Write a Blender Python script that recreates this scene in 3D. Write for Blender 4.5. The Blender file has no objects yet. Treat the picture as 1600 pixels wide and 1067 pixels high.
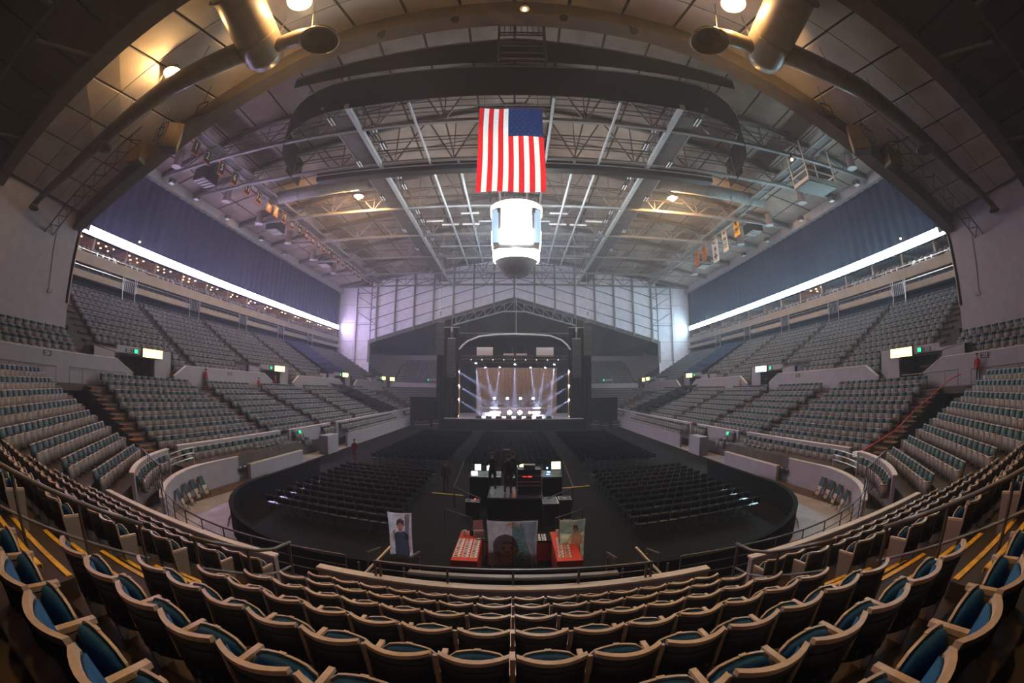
import bpy, bmesh, math, random
import numpy as np
from mathutils import Vector, Matrix, Euler
random.seed(7)
RNG = np.random.default_rng(7)
C = bpy.context.scene.collection
SC = bpy.context.scene
PI = math.pi
R = math.radians

# ------------------------------------------------------------------ camera, world, exposure, big lights
H = 5.7                                    # eye height over the arena floor
cam_d = bpy.data.cameras.new('camera')
cam = bpy.data.objects.new('camera', cam_d); C.objects.link(cam)
cam_d.type = 'PANO'
cam_d.sensor_fit = 'HORIZONTAL'
cam_d.sensor_width = 36.0
cam_d.clip_start, cam_d.clip_end = 0.05, 400
tgt = cam_d if hasattr(cam_d, 'panorama_type') else cam_d.cycles
tgt.panorama_type = 'FISHEYE_EQUISOLID'
tgt.fisheye_lens = 15.0
tgt.fisheye_fov = R(220)
cam.matrix_world = Matrix.Translation((0, 0, H)) @ Matrix.Rotation(R(0.28), 4, 'Z') @ Matrix.Rotation(R(96.1), 4, 'X') @ Matrix.Rotation(R(0.2), 4, 'Z')
SC.camera = cam

W = bpy.data.worlds.new('arena_air'); SC.world = W; W.use_nodes = True
nt = W.node_tree; nt.nodes['Background'].inputs[0].default_value = (0.02, 0.02, 0.03, 1); nt.nodes['Background'].inputs[1].default_value = 0.15
HAZE = 0.0023
vs = nt.nodes.new('ShaderNodeVolumeScatter'); vs.inputs['Color'].default_value = (0.80, 0.84, 1, 1)
vs.inputs['Density'].default_value = HAZE; vs.inputs['Anisotropy'].default_value = 0.25
nt.links.new(vs.outputs[0], nt.nodes['World Output'].inputs['Volume'])

SC.view_settings.view_transform = 'Standard'; SC.view_settings.look = 'None'
SC.view_settings.exposure = 0.0; SC.view_settings.gamma = 1.0; SC.view_settings.use_curve_mapping = False
SC.cycles.max_bounces = 5; SC.cycles.diffuse_bounces = 3; SC.cycles.glossy_bounces = 2
SC.cycles.transmission_bounces = 2; SC.cycles.volume_bounces = 0; SC.cycles.transparent_max_bounces = 6
SC.cycles.use_denoising = True; SC.cycles.caustics_reflective = False; SC.cycles.caustics_refractive = False
SC.cycles.sample_clamp_indirect = 4.0

RIB_L, RIB_R = 52.0, 52.0                    # LED ribbon boards
SCREEN = 50.0                                # score board screens
LAMP = 1250.0
LAMP2 = 2600.0                                # metal-halide bulbs (emission)

# ------------------------------------------------------------------ materials
MATS = {}
def mat(name, col, rough=0.6, var=0.12, scale=3.0, metal=0.0, emit=None, spec=0.4, bump=0.0, thin=0.0):
    if name in MATS: return MATS[name]
    m = bpy.data.materials.new(name); m.use_nodes = True
    t = m.node_tree; b = t.nodes['Principled BSDF']
    b.inputs['Roughness'].default_value = rough; b.inputs['Metallic'].default_value = metal
    b.inputs['Specular IOR Level'].default_value = spec
    if emit:
        b.inputs['Base Color'].default_value = (*col, 1)
        b.inputs['Emission Color'].default_value = (*emit[0], 1); b.inputs['Emission Strength'].default_value = emit[1]
    else:
        tc = t.nodes.new('ShaderNodeTexCoord'); n = t.nodes.new('ShaderNodeTexNoise')
        n.inputs['Scale'].default_value = scale; n.inputs['Detail'].default_value = 4
        r = t.nodes.new('ShaderNodeValToRGB')
        r.color_ramp.elements[0].position = 0.3; r.color_ramp.elements[1].position = 0.7
        r.color_ramp.elements[0].color = (*[c*(1-var) for c in col], 1)
        r.color_ramp.elements[1].color = (*[min(1, c*(1+var)) for c in col], 1)
        t.links.new(tc.outputs['Object'], n.inputs['Vector']); t.links.new(n.outputs['Fac'], r.inputs['Fac'])
        t.links.new(r.outputs['Color'], b.inputs['Base Color'])
        if bump:
            bp = t.nodes.new('ShaderNodeBump'); bp.inputs['Strength'].default_value = bump
            t.links.new(n.outputs['Fac'], bp.inputs['Height']); t.links.new(bp.outputs['Normal'], b.inputs['Normal'])
    if thin:                                 # thin cloth lets light through
        tr = t.nodes.new('ShaderNodeBsdfTranslucent'); mx = t.nodes.new('ShaderNodeMixShader'); mx.inputs[0].default_value = thin
        t.links.new(r.outputs['Color'], tr.inputs['Color']); t.links.new(b.outputs[0], mx.inputs[1]); t.links.new(tr.outputs[0], mx.inputs[2])
        t.links.new(mx.outputs[0], t.nodes['Material Output'].inputs['Surface'])
    MATS[name] = m
    return m
M_floor = mat('dark_floor_cover', (0.0075, 0.0062, 0.0055), 0.7, 0.25, 1.2, spec=0.04)
M_conc = mat('walkway_concrete', (0.36, 0.31, 0.33), 0.55, 0.2, 0.8)
M_brown = mat('brown_painted_concrete', (0.085, 0.042, 0.022), 0.6, 0.35, 1.5)
M_tread = mat('seating_tread', (0.034, 0.017, 0.011), 0.75, 0.3, 2.0)
M_treadside = mat('seating_tread_far', (0.075, 0.055, 0.048), 0.8, 0.3, 1.0)
M_wall = mat('pale_painted_block', (0.29, 0.25, 0.29), 0.8, 0.07, 1.5)
M_cap = mat('parapet_cap', (0.62, 0.52, 0.47), 0.6, 0.1, 4)
M_endboard = mat('pale_mauve_board', (0.82, 0.72, 0.80), 0.8, 0.08, 1)
M_hallboard = mat('brown_hall_board', (0.30, 0.215, 0.17), 0.85, 0.2, 0.6)
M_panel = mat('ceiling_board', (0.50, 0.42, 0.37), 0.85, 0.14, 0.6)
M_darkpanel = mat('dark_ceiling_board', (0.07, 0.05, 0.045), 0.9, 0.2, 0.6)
M_backing = mat('dark_roof_backing', (0.03, 0.022, 0.018), 0.9, 0.2, 1)
M_beam = mat('brown_steel', (0.10, 0.075, 0.06), 0.6, 0.2, 1)
M_steel = mat('grey_truss_steel', (0.19, 0.165, 0.155), 0.5, 0.15, 2)
M_palesteel = mat('pale_rigging_tube', (0.42, 0.41, 0.41), 0.45, 0.1, 2)
M_black = mat('black_cloth', (0.004, 0.004, 0.0045), 0.9, 0.3, 3, spec=0.1)
M_curtain = mat('dark_blue_curtain', (0.022, 0.023, 0.058), 0.95, 0.15, 1.5, spec=0.1)
M_fascia = mat('beige_fascia', (0.42, 0.34, 0.28), 0.75, 0.1, 1)
M_beige = mat('beige_edge_beam', (0.42, 0.36, 0.36), 0.8, 0.08, 1)
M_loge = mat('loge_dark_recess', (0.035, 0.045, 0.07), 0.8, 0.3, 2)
M_rail = mat('dark_handrail_steel', (0.10, 0.075, 0.06), 0.4, 0.2, 4, metal=0.3)
M_railshine = mat('bare_steel_rail', (0.6, 0.56, 0.52), 0.3, 0.1, 4, metal=0.8)
M_yellow = mat('yellow_nosing_paint', (0.75, 0.40, 0.015), 0.6, 0.25, 9)
M_orange = mat('orange_nosing', (0.26, 0.10, 0.03), 0.7, 0.3, 6)
M_rim = mat('tan_seat_plastic', (0.46, 0.33, 0.25), 0.42, 0.12, 14, bump=0.05)
M_shell = mat('dark_seat_shell', (0.013, 0.015, 0.023), 0.5, 0.3, 10)
M_teal = mat('teal_upholstery', (0.002, 0.05, 0.14), 0.75, 0.18, 30, spec=0.25)
M_end = mat('grey_tan_seat_end', (0.20, 0.155, 0.13), 0.55, 0.12, 6)
M_pan = mat('grey_seat_pan', (0.145, 0.122, 0.13), 0.5, 0.12, 4)
M_tealfar = mat('teal_seat_back', (0.006, 0.042, 0.06), 0.6, 0.2, 5)
M_rimfar = mat('pale_seat_rim', (0.40, 0.34, 0.36), 0.35, 0.1, 5)
M_chair = mat('black_vinyl', (0.008, 0.014, 0.022), 0.2, 0.3, 8, spec=0.9)
M_chairleg = mat('chair_tube', (0.025, 0.027, 0.032), 0.4, 0.2, 8, metal=0.5)
M_duct = mat('brown_painted_duct', (0.12, 0.09, 0.07), 0.35, 0.15, 2, metal=0.2)
M_ductdark = mat('duct_mouth_dark', (0.02, 0.015, 0.012), 0.3, 0.2, 2)
M_spk = mat('speaker_tan_side', (0.16, 0.10, 0.045), 0.6, 0.2, 3)
M_white = mat('white_cloth', (0.78, 0.76, 0.76), 0.8, 0.05, 3)
M_red = mat('red_table_cloth', (0.62, 0.045, 0.006), 0.75, 0.12, 5)
M_redshirt = mat('red_shirt', (0.35, 0.012, 0.02), 0.8, 0.15, 10)
M_trouser = mat('dark_trousers', (0.012, 0.012, 0.016), 0.8, 0.2, 10)
M_skin = mat('skin', (0.32, 0.17, 0.11), 0.6, 0.08, 10)
M_hair = mat('dark_hair', (0.02, 0.014, 0.01), 0.6, 0.2, 20)
M_case = mat('black_road_case', (0.015, 0.015, 0.017), 0.45, 0.2, 6)
M_alu = mat('aluminium_edge', (0.55, 0.53, 0.55), 0.3, 0.1, 6, metal=0.7)
M_navy = mat('flag_blue', (0.012, 0.035, 0.13), 0.85, 0.08, 5, thin=0.7)
M_flagred = mat('flag_red', (0.80, 0.02, 0.03), 0.85, 0.08, 5, thin=0.7)
M_flagwhite = mat('flag_white', (0.95, 0.90, 0.88), 0.85, 0.05, 5, thin=0.7)
M_orangecl = mat('orange_cloth', (0.65, 0.16, 0.03), 0.8, 0.1, 6)
M_goldcl = mat('gold_cloth', (0.72, 0.36, 0.02), 0.8, 0.1, 6)
M_stage = mat('stage_deck', (0.30, 0.26, 0.30), 0.3, 0.15, 3)
M_backdrop = mat('brown_backdrop', (0.26, 0.15, 0.11), 0.9, 0.2, 2)
M_brass = mat('cymbal_brass', (0.75, 0.6, 0.35), 0.25, 0.1, 5, metal=0.9)
M_drum = mat('drum_shell_silver', (0.55, 0.52, 0.55), 0.3, 0.1, 5, metal=0.4)
M_glassp = mat('steel_stair_plate', (0.5, 0.55, 0.62), 0.3, 0.1, 5, metal=0.5)
M_suite = mat('suite_wall', (0.45, 0.30, 0.22), 0.8, 0.1, 2)
def emat(name, col, s): return mat(name, tuple(min(1, c) for c in col), emit=(col, s))
E_ribL = emat('led_ribbon_violet_white', (0.66, 0.58, 1.0), RIB_L)
E_ribR = emat('led_ribbon_cyan_white', (0.54, 0.86, 1.0), RIB_R)
E_screen = emat('scoreboard_screen', (0.80, 0.95, 1.0), SCREEN)
E_screendim = emat('scoreboard_side_panel', (0.35, 0.5, 0.65), 1.2)
E_ring = emat('scoreboard_ring_sign', (1.0, 0.85, 0.7), 1.6)
E_lamp = emat('sodium_bulb', (1.0, 0.62, 0.24), LAMP)
E_lampfar = emat('sodium_bulb_far', (1.0, 0.60, 0.22), LAMP2)
E_lamp2 = emat('small_bulb', (1.0, 0.62, 0.2), 40)
E_sign = emat('lit_yellow_sign', (1.0, 0.80, 0.25), 3.5)
E_portalglow = emat('yellow_portal_glow', (1.0, 0.62, 0.10), 1.2)
E_signc = emat('lit_cyan_sign', (0.7, 1.0, 1.0), 2.2)
E_exit = emat('green_exit_light', (0.02, 0.9, 0.30), 1.6)
E_down = emat('suite_downlight', (1.0, 0.72, 0.45), 30)
E_warm = emat('suite_wall_glow', (1.0, 0.50, 0.16), 1.4)
E_stage = emat('stage_beam_lens', (0.75, 0.82, 1.0), 60)
E_blind = emat('warm_stage_blinder', (1.0, 0.62, 0.30), 110)
E_blind2 = emat('small_stage_blinder', (1.0, 0.55, 0.2), 40)
E_scr = emat('console_screen', (0.75, 0.95, 0.75), 2.2)
E_scr2 = emat('console_screen_yellow', (0.95, 0.92, 0.45), 2.5)
E_blue = emat('blue_led', (0.2, 0.4, 1.0), 8)
E_redled = emat('red_led', (1.0, 0.04, 0.03), 3)
E_orled = emat('orange_led', (1.0, 0.35, 0.08), 9)
E_led = emat('stage_led_panel', (0.55, 0.5, 0.6), 0.10)

# ------------------------------------------------------------------ mesh helpers
class MB:
    def __init__(s): s.v, s.f, s.m, s.p = [], [], [], []
    def add(s, vs, fs, mi=0):
        o = len(s.v); s.p.append((o, len(s.f))); s.v += [tuple(v) for v in vs]
        s.f += [tuple(i+o for i in f) for f in fs]; s.m += [mi]*len(fs)
    def hexa(s, p, mi=0):                    # p: 4 bottom + 4 top points, both counter-clockwise
        s.add(p, [(3,2,1,0),(4,5,6,7),(0,1,5,4),(1,2,6,5),(2,3,7,6),(3,0,4,7)], mi)
    def box(s, c, d, mi=0, rz=0.0):
        x, y, z = d[0]/2, d[1]/2, d[2]/2; ca, sa = math.cos(rz), math.sin(rz)
        P = []
        for zz in (-z, z):
            for a, b in ((-x,-y),(x,-y),(x,y),(-x,y)):
                P.append((c[0]+a*ca-b*sa, c[1]+a*sa+b*ca, c[2]+zz))
        s.hexa(P, mi)
    def span(s, x0, x1, y0, y1, z0, z1, mi=0): s.box(((x0+x1)/2,(y0+y1)/2,(z0+z1)/2),(abs(x1-x0),abs(y1-y0),abs(z1-z0)),mi)
    def bar(s, p, q, w, h=None, mi=0):
        p, q = Vector(p), Vector(q); d = (q-p)
        if d.length < 1e-6: return
        d.normalize(); up = Vector((0,0,1)) if abs(d.z) < 0.95 else Vector((0,1,0))
        a = d.cross(up).normalized()*(w/2); b = a.cross(d).normalized()*((h or w)/2)
        s.hexa([p-a-b, p+a-b, p+a+b, p-a+b, q-a-b, q+a-b, q+a+b, q-a+b][0:4]+[q-a-b, q+a-b, q+a+b, q-a+b], mi)
    def tube(s, pts, r, n=8, mi=0, cap=True):
        pts = [Vector(p) for p in pts]; rr = r if isinstance(r, (list, tuple)) else [r]*len(pts)
        rings = []; ref = None
        for i, p in enumerate(pts):
            d = (pts[min(i+1, len(pts)-1)]-pts[max(i-1, 0)]).normalized()
            if ref is None: ref = Vector((0,0,1)) if abs(d.z) < 0.9 else Vector((1,0,0))
            a = d.cross(ref).normalized(); b = a.cross(d).normalized(); ref = b
            rings.append([p+(a*math.cos(2*PI*k/n)+b*math.sin(2*PI*k/n))*rr[i] for k in range(n)])
        vs = [v for g in rings for v in g]; fs = []
        for i in range(len(rings)-1):
            for k in range(n):
                k2 = (k+1) % n; fs.append((i*n+k, i*n+k2, (i+1)*n+k2, (i+1)*n+k))
        if cap: fs += [tuple(range(n))[::-1], tuple((len(rings)-1)*n+k for k in range(n))]
        s.add(vs, fs, mi)
    def cyl(s, c, r, h, n=16, mi=0, r2=None): s.tube([c, (c[0],c[1],c[2]+h)], [r, r if r2 is None else r2], n, mi)
    def lathe(s, c, prof, n=16, mi=0):
        vs, fs = [], []
        for (r, z) in prof: vs += [(c[0]+r*math.cos(2*PI*k/n), c[1]+r*math.sin(2*PI*k/n), c[2]+z) for k in range(n)]
        for i in range(len(prof)-1):
            for k in range(n):
                k2 = (k+1) % n; fs.append((i*n+k, i*n+k2, (i+1)*n+k2, (i+1)*n+k))
        s.add(vs, fs, mi)
    def sphere(s, c, r, n=10, mi=0, sz=1.0):
        s.lathe(c, [(max(1e-3, r*math.sin(PI*i/n)), -r*sz*math.cos(PI*i/n)) for i in range(n+1)], 2*n, mi)
    def wall(s, pts, z0, z1, th, mi=0):      # a vertical wall that follows a plan polyline; z may be lists
        n = len(pts); P = [Vector((p[0], p[1])) for p in pts]; L = []; Rr = []
        for i in range(n):
            d = (P[min(i+1,n-1)]-P[max(i-1,0)]).normalized(); q = Vector((-d.y, d.x))*(th/2)
            L.append(P[i]+q); Rr.append(P[i]-q)
        g = lambda z, i: z[i] if isinstance(z, (list, tuple)) else z
        for i in range(n-1):
            j = i+1
            s.hexa([(Rr[i].x,Rr[i].y,g(z0,i)),(Rr[j].x,Rr[j].y,g(z0,j)),(L[j].x,L[j].y,g(z0,j)),(L[i].x,L[i].y,g(z0,i)),
                    (Rr[i].x,Rr[i].y,g(z1,i)),(Rr[j].x,Rr[j].y,g(z1,j)),(L[j].x,L[j].y,g(z1,j)),(L[i].x,L[i].y,g(z1,i))], mi)
    def mesh(s, name, mats, smooth=False):
        me = bpy.data.meshes.new(name); me.from_pydata(s.v, [], s.f)
        for m in (mats if isinstance(mats, (list, tuple)) else [mats]): me.materials.append(m)
        if len(me.materials) > 1: me.polygons.foreach_set('material_index', s.m)
        if smooth: me.polygons.foreach_set('use_smooth', [True]*len(me.polygons))
        me.update(); return me
def link(name, data, parent=None, loc=None, rz=0.0):
    o = bpy.data.objects.new(name, data); C.objects.link(o)
    if parent: o.parent = parent
    if loc is not None: o.location = loc
    if rz: o.rotation_euler = (0, 0, rz)
    return o
SPLIT = set("hanger_rod hanger web_bar lacing_bar rail_bar boom_chord boom_bar frame_bar cage_bar hoist_cable hang_wire tube conduit border_strip side_chord text_bar emblem_mark rail top_chord track_bar bar leg post brace_bar cloth_panel fan led lens face_piece eye louvre".split())
def obj(name, mb, mats, parent=None, loc=None, rz=0.0, smooth=False):
    if parent and name in SPLIT and len(mb.p) > 1:          # every bar, rod or strip an object of its own
        ends = mb.p[1:]+[(len(mb.v), len(mb.f))]; last = None
        for (v0, f0_), (v1, f1_) in zip(mb.p, ends):
            q = MB(); q.v = mb.v[v0:v1]; q.f = [tuple(i-v0 for i in f) for f in mb.f[f0_:f1_]]; q.m = mb.m[f0_:f1_]
            last = link(name, q.mesh(name, mats, smooth), parent, loc, rz)
        return last
    return link(name, mb.mesh(name, mats, smooth), parent, loc, rz)
def tag(o, label=None, cat=None, group=None, kind=None):
    if label: o['label'] = label
    if cat: o['category'] = cat
    if group: o['group'] = group
    if kind: o['kind'] = kind
    return o
def thing(name, label, cat, loc=(0,0,0), rz=0.0, group=None):
    o = bpy.data.objects.new(name, None); C.objects.link(o); o.empty_display_size = 0.2
    o.location = loc; o.rotation_euler = (0,0,rz); return tag(o, label, cat, group)
def struct(name, mb, mats, parent=None, smooth=False):
    o = obj(name, mb, mats, parent, smooth=smooth)
    if not parent: o['kind'] = 'structure'
    return o
def copy_tree(o, loc=None, rz=None, label=None, group=None):
    def cp(a, par):
        c = a.copy(); C.objects.link(c)
        if par: c.parent = par
        for ch in a.children: cp(ch, c)
        return c
    c = cp(o, None)
    if loc is not None: c.location = loc
    if rz is not None: c.rotation_euler = (0,0,rz)
    if label: c['label'] = label
    if group: c['group'] = group
    return c
def text(name, body, size, mt, parent, loc, rot, align='CENTER', ext=0.004):
    cu = bpy.data.curves.new(name, 'FONT'); cu.body = body; cu.size = size; cu.align_x = align; cu.align_y = 'CENTER'
    cu.extrude = ext; cu.resolution_u = 2; cu.materials.append(mt)
    tmp = bpy.data.objects.new(name, cu); C.objects.link(tmp)
    me = bpy.data.meshes.new_from_object(tmp.evaluated_get(bpy.context.evaluated_depsgraph_get())); bpy.data.objects.remove(tmp); bpy.data.curves.remove(cu)
    o = bpy.data.objects.new(name, me); C.objects.link(o); o.parent = parent; o.location = loc; o.rotation_euler = rot
    return o
ORD = ['first','second','third','fourth','fifth','sixth','seventh','eighth','ninth','tenth','eleventh','twelfth','thirteenth','fourteenth','fifteenth','sixteenth','seventeenth','eighteenth','nineteenth','twentieth','twenty-first','twenty-second','twenty-third','twenty-fourth','twenty-fifth','twenty-sixth','twenty-seventh','twenty-eighth']
SIDE = {-1: 'left', 1: 'right'}
def arc(cx, cy, r, a0, a1, n): return [(cx+r*math.cos(R(a0+(a1-a0)*i/n)), cy+r*math.sin(R(a0+(a1-a0)*i/n))) for i in range(n+1)]

# ================================================================== THE SETTING
# ---- floor
b = MB(); b.span(-46, 46, -12, 112, -0.3, 0.0); struct('floor', b, M_conc)
CX, CY = 5.0, 16.9                           # rink corner centres
def rink(r, y1): return [(-CX-r, y1)] + arc(-CX, CY, r, 180, 270, 12) + arc(CX, CY, r, 270, 360, 12) + [(CX+r, y1)]
b = MB(); pts = rink(6.85, 24.2); pts = [(-14.75, 74), (-14.75, 27.3), (-11.9, 24.2)] + pts[1:-1] + [(11.9, 24.2), (14.75, 27.3), (14.75, 74)]
b.add([(x, y, 0.012) for x, y in pts], [tuple(range(len(pts)))]); struct('floor_cover', b, M_floor)
o = C.objects['floor_cover']
rb = thing('rink_boards', 'black draped rink boards curving round the near end of the floor', 'barrier')
b = MB(); b.wall(rink(6.9, 23.8), 0.012, 1.02, 0.14); obj('board_wall', b, M_black, rb)
b = MB(); b.wall(rink(6.9, 23.8), 1.02, 1.06, 0.2); obj('board_cap', b, M_black, rb)
b = MB(); b.wall(rink(7.45, 24.5), 0.0, 0.1, 0.55); struct('trim_1', b, M_conc)
b = MB(); b.wall([(-17.0, 11.5), (-15.6, 14), (-15.3, 22)], 0.0, 0.006, 2.9); b.wall([(17.0, 11.5), (15.6, 14), (15.3, 22)], 0.0, 0.006, 2.9)
struct('floor_brown_strip', b, M_brown)

# ---- near end block: rows 1..7 (row 1 at the parapet)
NR = 8
def rowY(i): return 6.2-0.97*(i-1)
def rowZ(i): return 1.40+0.405*(i-1)         # tread height
def curve(x): return 0.05*(math.sqrt(x*x+1)-1)
def aisleL(i): return 4.78+0.30*(i-1)        # outer edge of the stair between the centre block and the side block
def outer(i): return 12.3+0.45*(i-1)
b = MB()
for i in range(1, NR+1):
    y0 = rowY(i)-0.16; y1 = rowY(i)+0.82; xo = outer(i)+0.4
    xs = np.linspace(-xo, xo, 25)
    for a, c in zip(xs[:-1], xs[1:]):
        b.hexa([(a,y0+curve(a),0),(c,y0+curve(c),0),(c,y1+curve(c),0),(a,y1+curve(a),0),(a,y0+curve(a),rowZ(i)),(c,y0+curve(c),rowZ(i)),(c,y1+curve(c),rowZ(i)),(a,y1+curve(a),rowZ(i))])
struct('tier_slab_near', b, M_tread)
b = MB(); b.wall([(-12.2, 7.45), (-5.0, 7.75), (-3.9, 7.75), (0, 7.6), (3.9, 7.75), (5.0, 7.75), (12.2, 7.45)], 0, 1.02, 1.25); struct('walkway_slab', b, M_treadside)
# stair nosings and half steps, each stair a piece of the setting
for s in (-1, 1):
    st = bpy.data.objects.new('step_' + SIDE[s], None); C.objects.link(st); st['kind'] = 'structure'
    half, nose = None, None
    for i in range(0, NR):
        xo, xi = aisleL(max(i,1))-0.04, 3.80+0.05*i
        xm, wd = s*(xo+xi)/2, xo-xi
        y = (rowY(i)+0.82 if i else 7.9)+curve(xm)
        if i:
            bb = MB(); bb.box((xm, y+0.2, rowZ(i)-0.303), (wd, 0.4, 0.2)); obj('half_step', bb, M_tread, st)
            bb = MB(); bb.box((xm, y-0.045, rowZ(i)+0.004), (wd*0.94, 0.085, 0.012)); bb.box((xm, y+0.003, rowZ(i)-0.03), (wd*0.94, 0.012, 0.06)); obj('nosing', bb, M_yellow, st)
            bb = MB(); bb.box((xm, y+0.355, rowZ(i)-0.198), (wd*0.94, 0.085, 0.012)); bb.box((xm, y+0.403, rowZ(i)-0.23), (wd*0.94, 0.012, 0.06)); obj('nosing', bb, M_yellow, st)
    for k in range(4):                        # the flight through the gap in the parapet
        bb = MB(); bb.box((s*4.42, 7.35+0.27*k, (1.3-0.13*k)/2+0.3), (1.0, 0.27, 1.3-0.13*k-0.6)); obj('half_step', bb, M_tread, st)
        bb = MB(); bb.box((s*4.42, 7.44+0.27*k, 1.31-0.13*k), (0.98, 0.085, 0.012)); obj('nosing', bb, M_yellow, st)
# parapet in front of row 1
b = MB(); PT = 1.96
def par(x0, x1, n=10): return [(x, 7.12+curve(x)) for x in np.linspace(x0, x1, n)]
for x0, x1 in ((-3.85, 3.85), (-12.2, -4.95), (4.95, 12.2)):
    b.wall(par(x0, x1), 0.9, PT, 0.15)
struct('wall_parapet_near', b, M_wall)
b = MB()
for x0, x1 in ((-3.87, 3.87), (-12.2, -4.93), (4.93, 12.2)): b.wall(par(x0, x1), PT, PT+0.045, 0.21)
struct('trim_2', b, M_cap)

# ---- front ring wall with the walkway guard fence
ACX, ACY = 6.1, 17.0
def ring(s, r, a0, a1, n=10): return [(s*(ACX+r*math.cos(R(a))), ACY-r*math.sin(R(a))) for a in np.linspace(a0, a1, n)]
for s in (-1, 1):
    b = MB()
    b.wall([(s*2.9, 8.0)] + ring(s, 9.0, 90, 55, 8), 0, 1.05, 0.16)
    b.wall(ring(s, 9.0, 50, 0, 12) + [(s*15.1, 19.3)], 0, 1.4, 0.18)
    b.wall([(s*14.9, 20.2), (s*14.9, 27.0)], 0, 0.85, 0.2)
    b.wall([(s*15.0, 31.0), (s*15.0, 33.2)], 0, 1.5, 0.8)
    b.wall([(s*15.0, 36.0), (s*15.0, 62.0)], 0, 1.2, 0.2)
    struct('wall_front_' + SIDE[s], b, M_wall)
    b = MB(); b.wall(ring(s, 9.0, 50, 0, 12) + [(s*15.1, 19.3)], 1.4, 1.44, 0.24); b.wall([(s*14.9, 20.2), (s*14.9, 27.0)], 0.85, 0.89, 0.26)
    struct('trim_3' if s < 0 else 'trim_4', b, M_cap)

# ---- lower side tiers: rows m = 0..7 along Y, corner rows at about 53 degrees
NM = 8
def sideX(m): return 18.3+1.0*m
def sideZ(m): return H-3.32+0.43*m-0.86      # tread
SEC = [(15.3, 26.2), (27.4, 35.3), (36.5, 44.9), (46.1, 54.8), (61.0, 69.0)]
CT, CN = Vector((-0.598, 0.80)), Vector((-0.80, -0.598))
def cornerRow(m): # left corner section, end points of the seat back line
    a = Vector((-13.0, 7.57))+CN*m*1.0-CT*0.78*m; c = Vector((-17.1, 13.1))+CN*m*1.0+CT*0.22*m
    return a, c
def far(p): return (p[0], 84.0-p[1])
for s in (-1, 1):
    b = MB()
    for m in range(NM):
        x0, x1 = sideX(m)-0.82, sideX(m)+(0.18 if m < NM-1 else 1.5)
        b.span(s*x0, s*x1, 14.6, 69.6, 0 if m else 0.8, sideZ(m))
        a, c = cornerRow(m); a = a-CT*0.5; c = c+CT*1.3
        for fy in (0, 1):
            q = [a-CN*0.82, c-CN*0.82, c+CN*0.2, a+CN*0.2]
            q = [(-s*v.x, 84-v.y if fy else v.y) for v in q]
            b.hexa([(x, y, 0) for x, y in q]+[(x, y, sideZ(m)) for x, y in q])
    # walkway behind the low parapet and the low front rows
    b.span(s*15.1, s*17.5, 14.6, 27, 0.0, 1.45); b.span(s*16.3, s*17.5, 27, 69, 0, 1.5)
    struct('tier_slab_' + SIDE[s], b, M_treadside)
    # orange edges on the stairs between the sections
    st = bpy.data.objects.new('step_lower_' + SIDE[s], None); C.objects.link(st); st['kind'] = 'structure'
    for ya in (14.75, 26.8, 35.9, 45.5):
        for m in range(NM):
            bb = MB(); bb.box((s*(sideX(m)-0.98), ya, sideZ(m)-0.21), (0.36, 0.95, 0.06)); bb.box((s*(sideX(m)-0.84), ya, sideZ(m)+0.01), (0.12, 0.95, 0.03))
            obj('nosing', bb, M_orange, st)
    # low parapet behind the floor-level seats, straight part and corner part
    b = MB()
    b.wall([(s*16.35, 15.4), (s*16.35, 26.3)], 1.0, 2.2, 0.16); b.wall([(s*16.35, 27.6), (s*16.35, 35.2)], 1.0, 2.15, 0.16)
    b.wall([(s*16.35, 36.6), (s*16.35, 69)], 0.6, 2.15, 0.16)
    b.wall(ring(s, 10.15, 48, 16, 10), 0.6, 2.2, 0.16)
    struct('wall_low_parapet_' + SIDE[s], b, M_wall)
    b = MB()
    b.wall([(s*16.35, 15.38), (s*16.35, 26.32)], 2.2, 2.24, 0.22); b.wall([(s*16.35, 27.6), (s*16.35, 35.2)], 2.15, 2.19, 0.22)
    b.wall([(s*16.35, 36.6), (s*16.35, 69)], 2.15, 2.19, 0.22); b.wall(ring(s, 10.15, 48.4, 15.6, 10), 2.2, 2.24, 0.22)
    struct('trim_5' if s < 0 else 'trim_6', b, M_cap)
# far end lower tier
b = MB()
for i in range(1, 10): b.span(-17+0.3*i, 17-0.3*i, 84-rowY(i)-0.82, 84-rowY(i)+0.16, 0, rowZ(i))
struct('tier_slab_far', b, M_treadside)

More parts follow.
